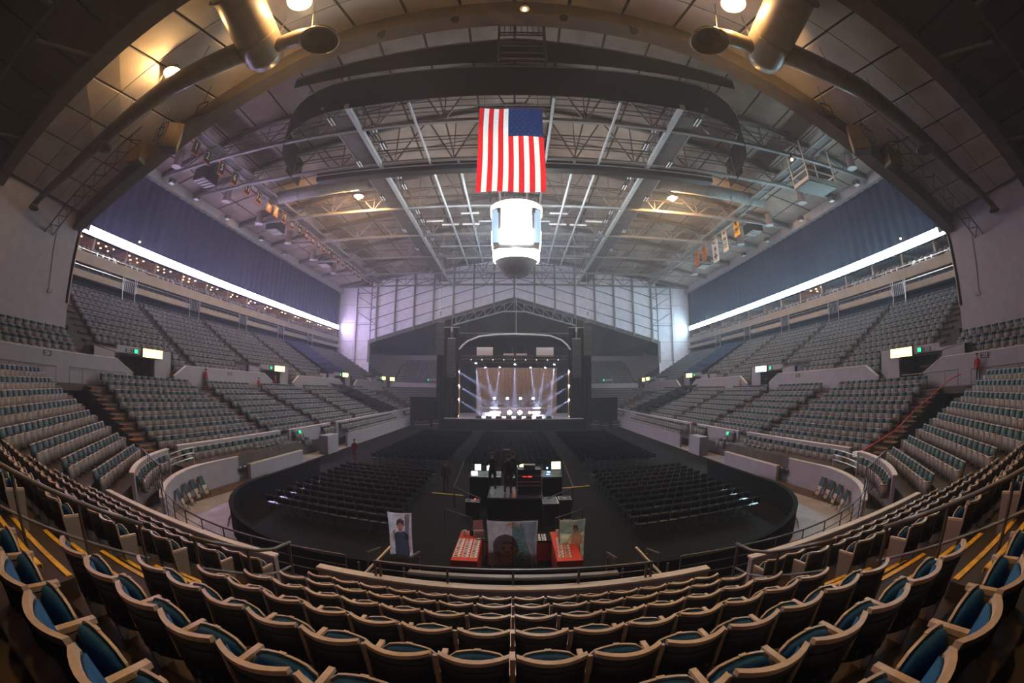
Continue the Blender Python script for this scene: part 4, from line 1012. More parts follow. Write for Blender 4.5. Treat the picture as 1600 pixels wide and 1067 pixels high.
# ================================================================== RAILS AND FENCES AT THE NEAR END
def aisle_x(y): return 4.25+0.18*(6.9-y)
def aisle_z(y): return 1.40+0.405*max(0, (6.2-y)/0.97)
for s in (-1, 1):
    for nm, ya, yb in (('lower', 6.9, 4.5), ('upper', 3.6, -0.4)):
        t = thing('stair_handrail', 'dark steel handrail, %s length, down the middle of the %s near stair' % (nm, SIDE[s]), 'handrail', (0, 0, 0), 0, 'near stair handrails')
        ys_ = np.linspace(ya, yb, 6); P_ = [(s*aisle_x(y), y, aisle_z(y)) for y in ys_]
        b = MB(); b.tube([(x, y, z+1.18) for x, y, z in P_], .034, 8); obj('top_rail', b, M_rail, t, smooth=True)
        b = MB(); b.tube([(x, y, z+.68) for x, y, z in P_], .022, 6); obj('mid_rail', b, M_rail, t)
        b = MB()
        for y in np.linspace(ya-.05, yb+.05, 3 if nm == 'lower' else 5): b.tube([(s*aisle_x(y), y, aisle_z(y)-.1), (s*aisle_x(y), y, aisle_z(y)+1.17)], .03, 6)
        obj('post', b, M_rail, t)
    t = thing('guard_fence', 'thin-railed guard fence along the %s walkway edge above the floor' % SIDE[s], 'fence', (0, 0, 0), 0, 'walkway guard fences')
    path = [(s*3.55, 8.02), (s*5, 8.0)] + ring(s, 9.0, 90, 42, 9)
    for z in (1.25, 1.5, 1.75): b = MB(); b.tube([(x, y, z) for x, y in path], .014, 5); obj('wire_rail', b, M_rail, t)
    b = MB(); b.tube([(x, y, 2.0) for x, y in path], .025, 6); obj('top_rail', b, M_rail, t)
    b = MB()
    for x, y in path: b.tube([(x, y, 1.02), (x, y, 2.0)], .02, 5)
    obj('post', b, M_rail, t)
    # gate of bright bars at the corner end
    t = thing('corner_gate', 'barred steel gate standing at the %s corner end of the guard fence' % SIDE[s], 'gate', (0, 0, 0), 0, 'corner gates')
    (x0, y0_), (x1, y1_) = ring(s, 9.0, 42, 42, 1)[0], ring(s, 10.6, 27, 27, 1)[0]
    b = MB(); b.bar((x0, y0_, 1.1), (x0, y0_, 2.35), .06); b.bar((x1, y1_, 1.3), (x1, y1_, 2.5), .06); b.bar((x0, y0_, 2.3), (x1, y1_, 2.45), .05); b.bar((x0, y0_, 1.2), (x1, y1_, 1.35), .05); obj('frame_bar', b, M_rail, t)
    b = MB()
    for k in range(1, 9):
        u = k/9; b.bar((x0+(x1-x0)*u, y0_+(y1_-y0_)*u, 1.22+.15*u), (x0+(x1-x0)*u, y0_+(y1_-y0_)*u, 2.3+.15*u), .022)
    obj('bar', b, M_rail, t)
    # front low seats guard rail, bright
    t = thing('aisle_rail', 'bright three-bar rail on the corner front wall, %s side' % SIDE[s], 'handrail', (0, 0, 0), 0, 'bright corner rails')
    b = MB(); pp = ring(s, 9.3, 24, 8, 5)
    for z in (1.75, 2.0, 2.25): b.tube([(x, y, z) for x, y in pp], .022, 5)
    obj('bar', b, M_railshine, t)
    b = MB(); b.tube([(*pp[0], 1.3), (*pp[0], 2.28)], .03, 5); b.tube([(*pp[-1], 1.3), (*pp[-1], 2.28)], .03, 5); obj('post', b, M_railshine, t)
# centre guard rail on the parapet, counter and skirted table beyond
t = thing('parapet_rail', 'dark guard rail on the middle of the near parapet', 'handrail', (0, 7.14, 0))
b = MB(); b.bar((-2.62, .1, 2.32), (2.62, .1, 2.32), .05, .05); obj('top_rail', b, M_rail, t)
b = MB(); b.bar((-2.62, .1, 2.16), (2.62, .1, 2.16), .02, .02); obj('mid_rail', b, M_rail, t)
b = MB()
for x in (-2.6, -2.5, -1.2, 0, 1.2, 2.5, 2.6): b.bar((x, .1, PT), (x, .1, 2.32), .045)
obj('post', b, M_rail, t)
t = thing('front_counter', 'long narrow pale-topped counter with black skirt beyond the parapet', 'table', (0, 8.55, 0))
b = MB(); b.span(-2.3, 2.3, -.11, .11, 1.50, 1.55); obj('counter_top', b, M_steel, t)
b = MB(); b.span(-2.28, 2.28, -.1, .1, 0.0, 1.5); obj('skirt', b, M_black, t)
for s in (-1, 1):
    t = thing('floor_stair', 'small steel stair with a bright sloping handrail, %s of the front counter' % SIDE[s], 'stair', (s*2.85, 8.6, 0), 0, 'floor stairs by the counter')
    for k in range(4): b = MB(); b.span(-.5, .5, .2+.3*k, .5+.3*k, .95-.22*k, 1.0-.22*k); obj('tread', b, M_alu, t)
    b = MB()
    for x in (-.52, .52):
        b.bar((x, -.3, .0), (x, -.3, 1.75), .04); b.bar((x, .3, .0), (x, .3, 1.75), .04); b.bar((x, 1.2, 0), (x, 1.2, 1.4), .04)
        b.bar((x, -.3, 1.3), (x, 1.2, 1.0), .025); b.bar((x, -.3, 1.05), (x, 1.2, .7), .025)
        b.bar((x, .3, 1.75), (x, 1.3, 1.5), .045)
    obj('post', b, M_rail, t)
    b = MB(); b.bar((s*.48, -.7, 1.40), (s*.06, .75, 1.80), .045); obj('hand_bar', b, M_railshine, t)

# ================================================================== PEOPLE (skinned figures)
def person(name_label, loc, rz, pose, shirt=M_redshirt, trouser=M_trouser):
    sit = pose == 'sit'; lean = 0.12 if pose == 'lean' else 0.0
    hz = 0.50 if sit else 0.93
    J = {'pel': (0,0,hz), 'belly': (0,lean*.5,hz+.18), 'chest': (0,lean,hz+.38), 'neck': (0,lean+.03,hz+.56), 'chin': (0,lean+.06,hz+.62), 'head': (0,lean+.05,hz+.72), 'crown': (0,lean+.03,hz+.82)}
    Rr = {'pel': .15, 'belly': .125, 'chest': .15, 'neck': .055, 'chin': .065, 'head': .092, 'crown': .055}
    E_ = [('pel','belly'),('belly','chest'),('chest','neck'),('neck','chin'),('chin','head'),('head','crown')]
    for q, sg in (('l',-1),('r',1)):
        if sit: leg = [(sg*.10,.03,hz-.02),(sg*.13,.42,hz+.02),(sg*.13,.45,.10),(sg*.14,.60,.05)]
        else: leg = [(sg*.10,0,hz-.08),(sg*.12,.02,.50),(sg*.13,-.01,.09),(sg*.14,.14,.045)]
        if pose == 'arms': arm = [(sg*.19,lean,hz+.47),(sg*.25,.10,hz+.22),(sg*.14,.32,hz+.22),(sg*.10,.40,hz+.24)]
        else: arm = [(sg*.19,lean,hz+.47),(sg*.25,lean-.03,hz+.19),(sg*.24,lean+.10,hz-.04),(sg*.23,lean+.15,hz-.12)]
        for k, (p, r_) in enumerate(zip(leg, (.095,.062,.045,.05))): J[q+'g%d' % k] = p; Rr[q+'g%d' % k] = r_
        for k, (p, r_) in enumerate(zip(arm, (.062,.047,.033,.038))): J[q+'a%d' % k] = p; Rr[q+'a%d' % k] = r_
        E_ += [('pel',q+'g0'),(q+'g0',q+'g1'),(q+'g1',q+'g2'),(q+'g2',q+'g3'),('chest',q+'a0'),(q+'a0',q+'a1'),(q+'a1',q+'a2'),(q+'a2',q+'a3')]
    names = list(J); ix = {n: i for i, n in enumerate(names)}
    me = bpy.data.meshes.new('body'); me.from_pydata([J[n] for n in names], [(ix[a], ix[c]) for a, c in E_], [])
    o = bpy.data.objects.new('tmp', me); C.objects.link(o)
    o.modifiers.new('k', 'SKIN'); ly = me.skin_vertices[0].data
    for n in names: ly[ix[n]].radius = (Rr[n]*1.12 if n in ('pel','belly','chest') else Rr[n], Rr[n]*.8 if n in ('pel','belly','chest') else Rr[n])
    ly[0].use_root = True
    sd = o.modifiers.new('s', 'SUBSURF'); sd.levels = 1; sd.render_levels = 1
    m2 = bpy.data.meshes.new_from_object(o.evaluated_get(bpy.context.evaluated_depsgraph_get())); bpy.data.objects.remove(o)
    for mm in (trouser, shirt, M_skin, M_hair): m2.materials.append(mm)
    for p in m2.polygons:
        c = p.center; p.use_smooth = True
        hand = abs(c.x) > .19 and (c.z < hz-.02) and not sit or (pose == 'arms' and c.y > .24 and c.z > hz+.1)
        p.material_index = 2 if hand and abs(c.z-hz) < .35 else (0 if c.z < hz+.02 else (1 if c.z < hz+.545 else (2 if c.z < hz+.73 and c.y > lean-.02 else 3)))
    t = thing('person', name_label, 'person', loc, rz)
    body = link('body', m2, t)
    hd = MB()                                   # face: nose, eyes, mouth, ears and the hair cap
    y0_ = lean+.05+.085; z0_ = hz+.71
    f = MB(); f.hexa([(-.014,y0_,z0_-.02),(.014,y0_,z0_-.02),(.014,y0_+.024,z0_-.02),(-.014,y0_+.024,z0_-.02),(-.006,y0_,z0_+.03),(.006,y0_,z0_+.03),(.006,y0_+.008,z0_+.03),(-.006,y0_+.008,z0_+.03)])
    for sg in (-1, 1): f.sphere((sg*.092, lean+.045, z0_), .02, 4)
    obj('face_piece', f, M_skin, t)
    f = MB()
    for sg in (-1, 1): f.sphere((sg*.034, y0_-.004, z0_+.022), .012, 4)
    obj('eye', f, M_hair, t); f = MB(); f.box((0, y0_, z0_-.045), (.045, .012, .008)); obj('mouth', f, M_hair, t)
    f = MB(); f.sphere((0, lean+.03, hz+.765), .098, 6, 0, 0.85); obj('hair', f, M_hair, t, smooth=True)
    for sg in (-1, 1):
        if pose in ('stand', 'lean'):
            f = MB()
            for k in range(4): f.tube([(sg*.225, lean+.13+.018*k, hz-.13), (sg*.222, lean+.14+.018*k, hz-.17), (sg*.212, lean+.15+.016*k, hz-.2)], [.011, .010, .008], 5)
            f.tube([(sg*.225, lean+.19, hz-.10), (sg*.20, lean+.21, hz-.14)], [.011, .009], 5); obj('hand', f, M_skin, t)
    return t
person('person in a red jacket standing at the top of the left lower stair', (-26.0, 28.6, 4.62), -PI/2, 'stand')
person('person in a red shirt seated at the end of a top left row', (-25.6, 36.9, 4.62), -PI/2, 'sit')
person('person in a red shirt standing by the second left portal', (-25.8, 40.6, 4.62), -PI/2+.5, 'arms')
person('person in red leaning at the rail under the right section sign', (25.9, 11.6, 4.62), PI/2, 'lean')
person('person in a red shirt seated below the second right portal', (25.7, 43.2, 4.62), PI/2, 'sit')
person('person in red standing on the floor beside the far left chairs', (-11.4, 28.9, 0.0), PI, 'stand', M_redshirt, M_redshirt)
M_blackshirt = mat('black_shirt', (0.012, 0.012, 0.014), 0.8, 0.2, 10)
person('person in black standing at the left of the mixing desk', (-0.95, 18.9, 1.0), 0.1, 'arms', M_blackshirt)
person('person in black standing mid platform with back turned', (-0.25, 18.3, 1.0), -0.2, 'stand', M_blackshirt, mat('grey_jeans', (0.05, 0.06, 0.08), 0.8))
person('person in a dark top and blue jeans beside the equipment rack', (0.02, 18.9, 1.0), 0.3, 'lean', M_blackshirt, mat('blue_jeans', (0.06, 0.09, 0.13), 0.8))
person('person in black walking on the floor left of the mixing platform', (-3.55, 21.9, 0.01), 0.6, 'stand', M_blackshirt)

# ================================================================== SIGNS
for s in (-1, 1):
    for k, p in enumerate(PORT[s]):
        x = s*(26.3+0.9-.02)
        cy_ = (s == 1 and k == 1)
        nm = ['nearest', 'second', 'third', 'farthest'][k]
        t = thing('lit_sign', '%s lit sign box over the %s %s portal' % ('cyan-white' if cy_ else 'yellow', nm, SIDE[s]), 'sign', (x, p, 7.1), 0, 'lit sign boxes over the portals')
        b = MB(); b.span(0, -s*.16, -1.2, 1.2, -.34, .34); obj('case', b, M_case, t)
        b = MB(); b.span(-s*.16, -s*.18, -1.15, 1.15, -.31, .31); obj('lit_face', b, E_signc if cy_ else E_sign, t)
        t = thing('exit_sign', 'small green exit light beside the %s %s portal sign' % (nm, SIDE[s]), 'exit sign', (x, p-s*0-1.9, 7.12), 0, 'green exit lights')
        b = MB(); b.span(0, -s*.1, -.2, .2, -.16, .16); obj('case', b, M_case, t); b = MB(); b.span(-s*.1, -s*.12, -.17, .17, -.13, .13); obj('lit_face', b, E_exit, t)
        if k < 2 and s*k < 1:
            t = thing('portal_wall_glow', 'painted yellow glow of the lit wall in the %s %s portal' % (nm, SIDE[s]), 'wall glow', (s*28.2, p-3.0, 5.55), 0, 'painted wall glows in the portals')  # glow of the lit tunnel wall, given as emission; no lamp here
            b = MB(); b.span(0, -s*.05, -.9, .9, -.45, .33); obj('lit_face', b, E_portalglow, t)
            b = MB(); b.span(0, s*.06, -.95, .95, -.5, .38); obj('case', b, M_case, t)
        if k < 2:
            t = thing('portal_rail', 'dark sloping stair rail at the %s %s portal' % (nm, SIDE[s]), 'handrail', (0, 0, 0), 0, 'portal stair rails')
            b = MB(); b.tube([(s*26.5, p-7.5, 7.2), (s*26.5, p-4.6, 6.9), (s*26.5, p-3.2, 5.6)], .04, 5); b.tube([(s*26.5, p+3.0, 6.6), (s*26.5, p+1.6, 5.6)], .04, 5); obj('rail', b, M_rail, t)
    m_plate = mat('sign_plate_dark', (0.03, 0.03, 0.035), 0.5)
    for y, n, lab in ((11.5 if s < 0 else 11.1, '224' if s < 0 else '223', 'dark section plate lettered %s on the near %s wall'), ):
        t = thing('section_plate', lab % ('two two four' if s < 0 else 'two two three', SIDE[s]), 'sign', (s*26.17, y, 6.2), 0)
        b = MB(); b.span(0, -s*.02, -.36, .36, -.15, .15); obj('plate', b, m_plate, t)
        text('number', n, .30, M_bwh, t, (-s*.022, 0, 0), (PI/2, 0, PI/2 if s < 0 else -PI/2))
    t = thing('section_plate', 'dark section plate beside the %s exit light of the nearest portal' % SIDE[s], 'sign', (s*27.17, PORT[s][0]-2.65, 7.1), 0)
    b = MB(); b.span(0, -s*.02, -.36, .36, -.14, .14); obj('plate', b, m_plate, t)
    text('number', '222' if s < 0 else '221', .27, M_bwh, t, (-s*.022, 0, 0), (PI/2, 0, PI/2 if s < 0 else -PI/2))
    t = thing('section_plate', 'small pale section plate on the middle %s vomitory wall' % SIDE[s], 'sign', (s*26.17, 32.5, 6.1), 0)
    b = MB(); b.span(0, -s*.02, -.35, .35, -.14, .14); obj('plate', b, m_plate, t); b = MB(); b.span(-s*.02, -s*.03, -.25, .25, -.09, .09); obj('inset', b, M_steel, t)
    t = thing('tunnel_exit_sign', 'green exit light over the dark floor tunnel on the %s' % SIDE[s], 'exit sign', (s*16.25, 29.0, 1.9))
    b = MB(); b.span(0, -s*.1, -.9, .9, -.28, .28); obj('plate', b, M_wall, t); b = MB(); b.sphere((-s*.12, 0, 0), .13, 5); obj('lamp', b, E_exit, t)
    t = thing('top_row_rail', 'thin rail behind the top row of the near %s lower section' % SIDE[s], 'handrail', (s*25.9, 0, 0), 0, 'top row rails')
    for a, c in ((-2, 12.2), (13.4, 18.8)):
        b = MB(); b.tube([(0, a, 4.5), (0, a, 5.58), (0, c, 5.52), (0, c, 4.5)], .03, 5); obj('rail', b, M_rail, t)
        b = MB()
        for y in np.arange(a+1.2, c-.5, 1.8): b.tube([(0, y, 4.6), (0, y, 5.55)], .022, 4)
        obj('post', b, M_rail, t)
# far end signs
for x, mt, lab in ((-26.0, E_sign, 'small yellow lit sign at the far left corner portal'), (28.0, E_sign, 'small yellow lit sign at the far right corner portal')):
    t = thing('lit_sign', lab, 'sign', (x, 88.5, 7.0)); b = MB(); b.span(-.5, .5, -.1, 0, -.38, .38); obj('lit_face', b, mt, t); b = MB(); b.span(-.55, .55, 0, .08, -.42, .42); obj('case', b, M_case, t)
for x, lab in ((-18.0, 'green exit light on the far wall left of the stage'), (18.9, 'green exit light on the far wall right of the stage')):
    t = thing('exit_sign', lab, 'exit sign', (x, 88.5, 7.0)); b = MB(); b.sphere((0, -.05, 0), .18, 5); obj('lamp', b, E_exit, t); b = MB(); b.span(.4, 1.9, -.06, 0, -.2, .2); obj('plate', b, M_wall, t)
t = thing('red_rope', 'thin red rope strung up the near right stair', 'rope', (0, 0, 0))
b = MB(); b.tube([(16.4, 14.7, 2.05), (19.5, 14.6, 2.75), (22.0, 14.75, 3.6), (24.6, 13.6, 5.0), (25.4, 12.9, 5.3)], .035, 6); obj('rope', b, mat('red_rope_fibre', (0.75, 0.05, 0.06), 0.6), t)
b = MB(); b.box((16.35, 14.9, 1.95), (.3, .35, .25)); obj('notice_card', b, M_white, t)

# ================================================================== SUITES AND LOGE FITTINGS
for s in (-1, 1):
    for k in range(14):
        y = 16.4+5.0*k; lit = (s < 0) or k == 5
        t = thing('suite_bay', 'open suite bay under the %s ribbon board, %s from the near end' % (SIDE[s], ORD[k]), 'suite', (s*38.7, y, 15.75), 0, 'suite bays')
        b = MB(); b.span(0, s*4.2, 4.75, 5.0, 0.0, 1.68); obj('divider', b, M_suite, t)
        b = MB(); b.span(s*.05, s*.12, .2, 3.6, .05, .55); obj('front_rail', b, M_glassp, t)
        if k % 2 == 1: b = MB(); b.hexa([(s*-.05,3.5,-.75),(s*.1,3.5,-.75),(s*.1,4.5,-.75),(s*-.05,4.5,-.75),(s*-.05,2.9,.55),(s*.1,2.9,.55),(s*.1,3.2,.55),(s*-.05,3.2,.55)]); obj('stair_plate', b, M_glassp, t)
        else: b = MB(); b.bar((0, 3.7, -.6), (0, 3.0, .5), .1); obj('stair_rail', b, M_alu, t)
        if lit:
            b = MB()
            for dx in (1.0, 2.3):
                for dy in (1.0, 2.2, 3.4): b.box((s*dx, dy, 1.66), (.13, .13, .03))
            obj('lens', b, E_down, t)
            if (k % 2 == 0) or s > 0: b = MB(); b.span(s*4.15, s*4.2, 2.6, 4.3, .2, 1.3); obj('wall_glow_patch', b, E_warm, t)  # warm light on the suite's back wall, painted as an emissive patch
    for k, y in enumerate([26.9, 38.4, 49.4, 60.5, 71.5]):
        t = thing('loge_stair', 'dark railed stair box cut through the %s loge front, %s along' % (SIDE[s], ORD[k]), 'stair', (s*37.7, y, 12.0), 0, 'loge stair boxes')
        b = MB(); b.span(0, s*.5, -.9, .9, 1.3, 2.2); obj('box', b, M_loge, t)
        b = MB()
        for q in (-.95, .95): b.bar((-s*.05, q, .4), (-s*.05, q*1.0-.3, 2.7), .07); b.bar((-s*.05, q, 1.3), (-s*.05, q, 2.7), .06)
        for q in np.linspace(-.7, .7, 6): b.bar((-s*.02, q, 1.2), (-s*.02, q, 2.3), .035)
        obj('bar', b, M_alu, t)
    t = thing('loge_rail', 'bright thin rail along the %s loge front' % SIDE[s], 'handrail', (s*37.95, 0, 0), 0, 'loge rails')
    for z, x in ((14.45, 0), (16.05, s*.4)): b = MB(); b.bar((x, 16.2, z), (x, 86, z), .05); obj('rail', b, M_railshine, t)
    b = MB()
    for y in np.arange(16.4, 86, 2.2): b.bar((0, y, 13.9), (0, y, 14.45), .045)
    obj('post', b, M_rail, t)
    t = hid_lamp(s*38.2, 27.5 if s < 0 else 25.5, 18.75, 'tiny warm lamp on top of the %s ribbon board' % SIDE[s], E_lamp2, .09, .1, 'tiny ribbon board lamps')
    t = thing('end_screen', 'pale vertical screen at the near end of the %s suites' % SIDE[s], 'screen', (s*38.3, 16.3, 16.5))
    b = MB(); b.span(0, s*.15, -.3, .3, -.9, .6); obj('panel', b, M_glassp, t); b = MB(); b.span(s*.15, s*.3, -.2, .2, -1.0, -.4); obj('bracket', b, M_rail, t)
    # dark covers over blocks of seats
    for nm, x0, z0, x1, z1, ya, yb in (('lower', 16.6, 2.2, 25.6, 5.6, 55.2, 60.6), ('upper', 28.9, 7.55, 37.9, 12.75, 61.3, 69.4)):
        t = thing('seat_cover', 'dark cover sheet over a block of %s seats on the %s' % (nm, SIDE[s]), 'cover', (0, 0, 0), 0, 'dark seat covers')
        b = MB(); n = 14; vs = []
        for q in range(n+1):
            u = q/n
            for v in (ya, (ya+yb)/2, yb): vs.append((s*(x0+(x1-x0)*u), v, z0+(z1-z0)*u+.12*math.sin(u*40+v)))
        b.add(vs, [f for q in range(n) for f in ((q*3, q*3+1, q*3+4, q*3+3), (q*3+1, q*3+2, q*3+5, q*3+4))]); obj('sheet', b, M_black if nm == 'lower' else M_curtain, t)

# ================================================================== STAGE
t = thing('stage', 'black skirted stage with a glossy deck at the far end of the floor', 'stage', (0, 0, 0))
b = MB(); b.span(-9.2, 9.2, 55.5, 68, 1.42, 1.5); obj('deck', b, M_stage, t)
b = MB(); b.span(-9.2, 9.2, 55.55, 68, 0.012, 1.42); obj('skirt', b, M_black, t)
t = thing('stage_riser', 'wide dark riser across the back of the stage', 'platform', (0.15, 62.2, 1.5))
b = MB(); b.span(-4.8, 4.8, -1.2, 1.5, 1.08, 1.2); obj('deck', b, M_stage, t)
b = MB(); b.span(-4.75, 4.75, -1.15, 1.45, 0, 1.08); obj('skirt', b, mat('riser_brown_front', (0.10, 0.07, 0.06), 0.7), t)
b = MB()
for s in (-1, 1):
    b.bar((s*5.1, -1.1, 0), (s*5.1, -1.1, 1.4), .08); b.bar((s*5.1, 1.2, 0), (s*5.1, 1.2, 1.4), .08); b.bar((s*5.1, -1.1, 1.4), (s*5.1, 1.2, 1.4), .08); b.bar((s*4.6, -1.1, 1.4), (s*5.1, -1.1, 1.4), .08)
obj('rail_bar', b, M_railshine, t)
def drumkit(x, y, z, lab, f=1.0):
    t = thing('drum_kit', lab, 'drum kit', (x, y, z), 0, 'drum kits on the riser')
    b = MB(); b.tube([(0, -.25, .32), (0, .25, .32)], .32, 18); obj('bass_drum', b, M_drum, t)
    for dx, dy, zz, r_ in ((-.28, -.05, .78, .17), (.25, -.05, .80, .17), (.62, .25, .52, .22), (-.62, .3, .62, .18)):
        b = MB(); b.cyl((dx, dy, zz-.12), r_, .26, 14); obj('tom_drum', b, M_drum, t); b = MB(); b.tube([(dx, dy, zz-.12), (dx*1.1, dy+.05, 0)], .02, 4); obj('stand', b, M_alu, t)
    for dx, dy, zz, r_ in ((-.95, 0, 1.25, .26), (.95, .05, 1.3, .28), (-.45, .3, 1.5, .24), (.5, .35, 1.5, .24), (1.2, .3, 1.0, .22)):
        b = MB(); b.lathe((dx, dy, zz), [(.01, .03), (.06, .025), (r_, 0)], 16); obj('cymbal', b, M_brass, t); b = MB(); b.tube([(dx, dy, 0), (dx, dy, zz)], .015, 4); obj('stand', b, M_alu, t)
    b = MB(); b.cyl((0, .75, .4), .18, .08, 12); b.cyl((0, .75, 0), .04, .4, 6); obj('stool', b, M_case, t)
drumkit(-2.6, 62, 2.7, 'drum kit with raised cymbals on the left of the stage riser')
drumkit(3.3, 62, 2.7, 'larger glittering drum kit on the right of the stage riser')
b = None
t = thing('percussion_rack', 'frame rack of bars and bells behind the right drum kit', 'rack', (4.6, 62.4, 2.7))
b = MB(); b.bar((-.5, 0, 0), (-.5, 0, 1.7), .05); b.bar((.5, 0, 0), (.5, 0, 1.9), .05); b.bar((-.5, 0, 1.6), (.5, 0, 1.8), .05); b.bar((-.5, 0, .8), (.5, 0, .8), .05); obj('bar', b, M_railshine, t)
for x, y, z, w, h, lab in ((-1.0, 62.6, 2.7, .8, 1.1, 'guitar amplifier stack left of centre on the stage riser'), (0.3, 62.8, 2.7, .7, .6, 'low amplifier at the centre of the stage riser'), (1.3, 62.6, 2.7, .7, 1.0, 'guitar amplifier stack right of centre on the stage riser'), (-3.9, 59.6, 1.5, .9, .55, 'white keyboard case on the left of the stage deck'), (4.0, 59.6, 1.5, .9, .5, 'dark keyboard case on the right of the stage deck')):
    t = thing('amplifier', lab, 'amplifier', (x, y, z)); b = MB(); b.span(-w/2, w/2, -.2, .2, 0, h); obj('cabinet', b, M_white if 'white' in lab else M_case, t)
    b = MB(); b.span(-w/2+.06, w/2-.06, -.225, -.2, .06, h-.15); obj('grille', b, M_steel, t)
# lights on stage
def stage_light(nm, lab, loc, r, em, grp, aim=None, power=0, col=(0.72, 0.80, 1.0), spot=12, bar=True):
    t = thing(nm, lab, 'stage light', loc, 0, grp)
    d = Vector(aim)-Vector(loc) if aim else Vector((0, -1, 0)); d.normalize()
    b = MB(); b.tube([Vector((0,0,0))-d*.02, -d*(.35 if r < .2 else .2)], [r*1.15, r*.7], 10); obj('housing', b, M_case, t)
    b = MB(); b.tube([d*.0, d*.03], [r, r], 10); obj('lens', b, em, t)
    if bar: b = MB(); b.bar(-d*.2, -d*.2+Vector((0, 0, .35)), .05); obj('yoke', b, M_case, t)
    if power:
        L = bpy.data.lights.new('beam', 'SPOT'); L.energy = power; L.color = (0.60, 0.68, 1.0); L.spot_size = R(spot); L.spot_blend = .35; L.shadow_soft_size = .08
        o = bpy.data.objects.new('beam', L); C.objects.link(o); o.parent = t; o.location = d*.12; o.rotation_euler = d.to_track_quat('-Z', 'Y').to_euler()
TOP = [(-5.4, 9.03, (-4.6, 59.5, 1.5)), (-4.05, 8.44, (-2.7, 61, 2.7)), (-2.0, 8.45, (-2.9, 61, 2.7)), (0.14, 8.9, (0.1, 58.8, 1.5)), (2.35, 8.44, (3.2, 61, 2.7)), (4.4, 8.44, (3.4, 61, 2.7)), (5.72, 8.88, (4.9, 59.5, 1.5))]
for k, (x, z, aim) in enumerate(TOP): stage_light('moving_head', 'overhead beam light throwing a pale shaft to the stage, %s from left' % ORD[k], (x, 60.2, z), .12, E_stage, 'overhead beam lights', aim, 600000, spot=9)
for s in (-1, 1):
    for k, z in enumerate((3.9, 5.8, 7.72)):
        stage_light('side_beam', 'side tower beam light on the %s of the stage, %s from the deck' % (SIDE[s], ORD[k]), (s*7.5, 57.2, z), .2 if not (s < 0 and k == 2) else .08, E_stage, 'side tower lights', (s*2.0, 58.5, z-3.4), 300000, spot=11, bar=False)
    t = thing('light_tower', 'slender lighting tower with orange-lit legs at the %s stage edge' % SIDE[s], 'tower', (s*7.6, 57.5, 1.5), 0, 'stage lighting towers')
    b = MB()
    for dx in (-.2, .2):
        for dy in (-.15, .2): b.bar((dx, dy, 0), (dx, dy, 6.6), .07)
    obj('leg', b, mat('orange_lit_leg', (0.55, 0.28, 0.14), 0.4, metal=.4), t)  # orange stage light is put into the leg colour
    b = MB()
    for z in np.arange(.4, 6.6, .6): b.bar((-.2, -.15, z), (.2, -.15, z+.5), .04); b.bar((-.2, .2, z), (.2, .2, z), .04)
    obj('brace_bar', b, M_steel, t)
    stage_light('tower_foot_light', 'small orange light at the foot of the %s lighting tower' % SIDE[s], (s*7.55, 57.1, 1.7), .12, E_blind2, 'tower foot lights')
for k, x in enumerate((-2.85, -0.95, 0.96, 2.85)): stage_light('back_light', 'white back light on the riser shining at the hall, %s from left' % ORD[k], (x, 62.9, 4.0), .17, E_stage, 'white back lights')
for k, (x, r_, em) in enumerate(((-2.3, .16, E_blind2), (-0.62, .30, E_blind), (0.87, .30, E_blind), (2.25, .18, E_blind2), (2.72, .15, E_blind2), (-2.0, .13, E_blind2))):
    stage_light('blinder', 'warm blinder lamp facing the hall from the riser foot, %s in order of building' % ORD[k] if False else 'warm blinder lamp facing the hall at the riser foot, %s' % ['far left one', 'bright left-centre one', 'bright right-centre one', 'right one', 'far right one', 'small one beside the far left'][k], (x, 60.6, 2.05), r_, em, 'warm blinder lamps')
for k, x in enumerate(np.linspace(-4.6, 4.6, 8)):
    t = thing('floor_monitor', 'dark wedge monitor along the stage front edge, %s from left' % ORD[k], 'monitor speaker', (x, 55.95, 1.5), 0, 'wedge monitors on the stage edge')
    b = MB(); b.hexa([(-.4,-.25,0),(.4,-.25,0),(.4,.25,0),(-.4,.25,0),(-.38,-.2,.34),(.38,-.2,.34),(.38,.0,.36),(-.38,.0,.36)]); obj('cabinet', b, M_case, t)
    b = MB(); b.hexa([(-.35,.23,.05),(.35,.23,.05),(.35,.26,.05),(-.35,.26,.05),(-.34,.02,.33),(.34,.02,.33),(.34,.05,.34),(-.34,.05,.34)]); obj('grille', b, M_steel, t)
for k, x in enumerate((-2.2, 0.0, 2.2)):
    t = thing('microphone_stand', 'thin microphone stand near the stage front, %s from left' % ORD[k], 'microphone', (x, 57.4, 1.5), 0, 'microphone stands')
    b = MB(); b.cyl((0, 0, 0), .15, .03, 12); b.tube([(0, 0, 0), (0, 0, 1.5)], .015, 5); obj('stand', b, M_rail, t); b = MB(); b.tube([(0, 0, 1.5), (0, .12, 1.56)], [.02, .03], 6); obj('microphone', b, M_case, t)
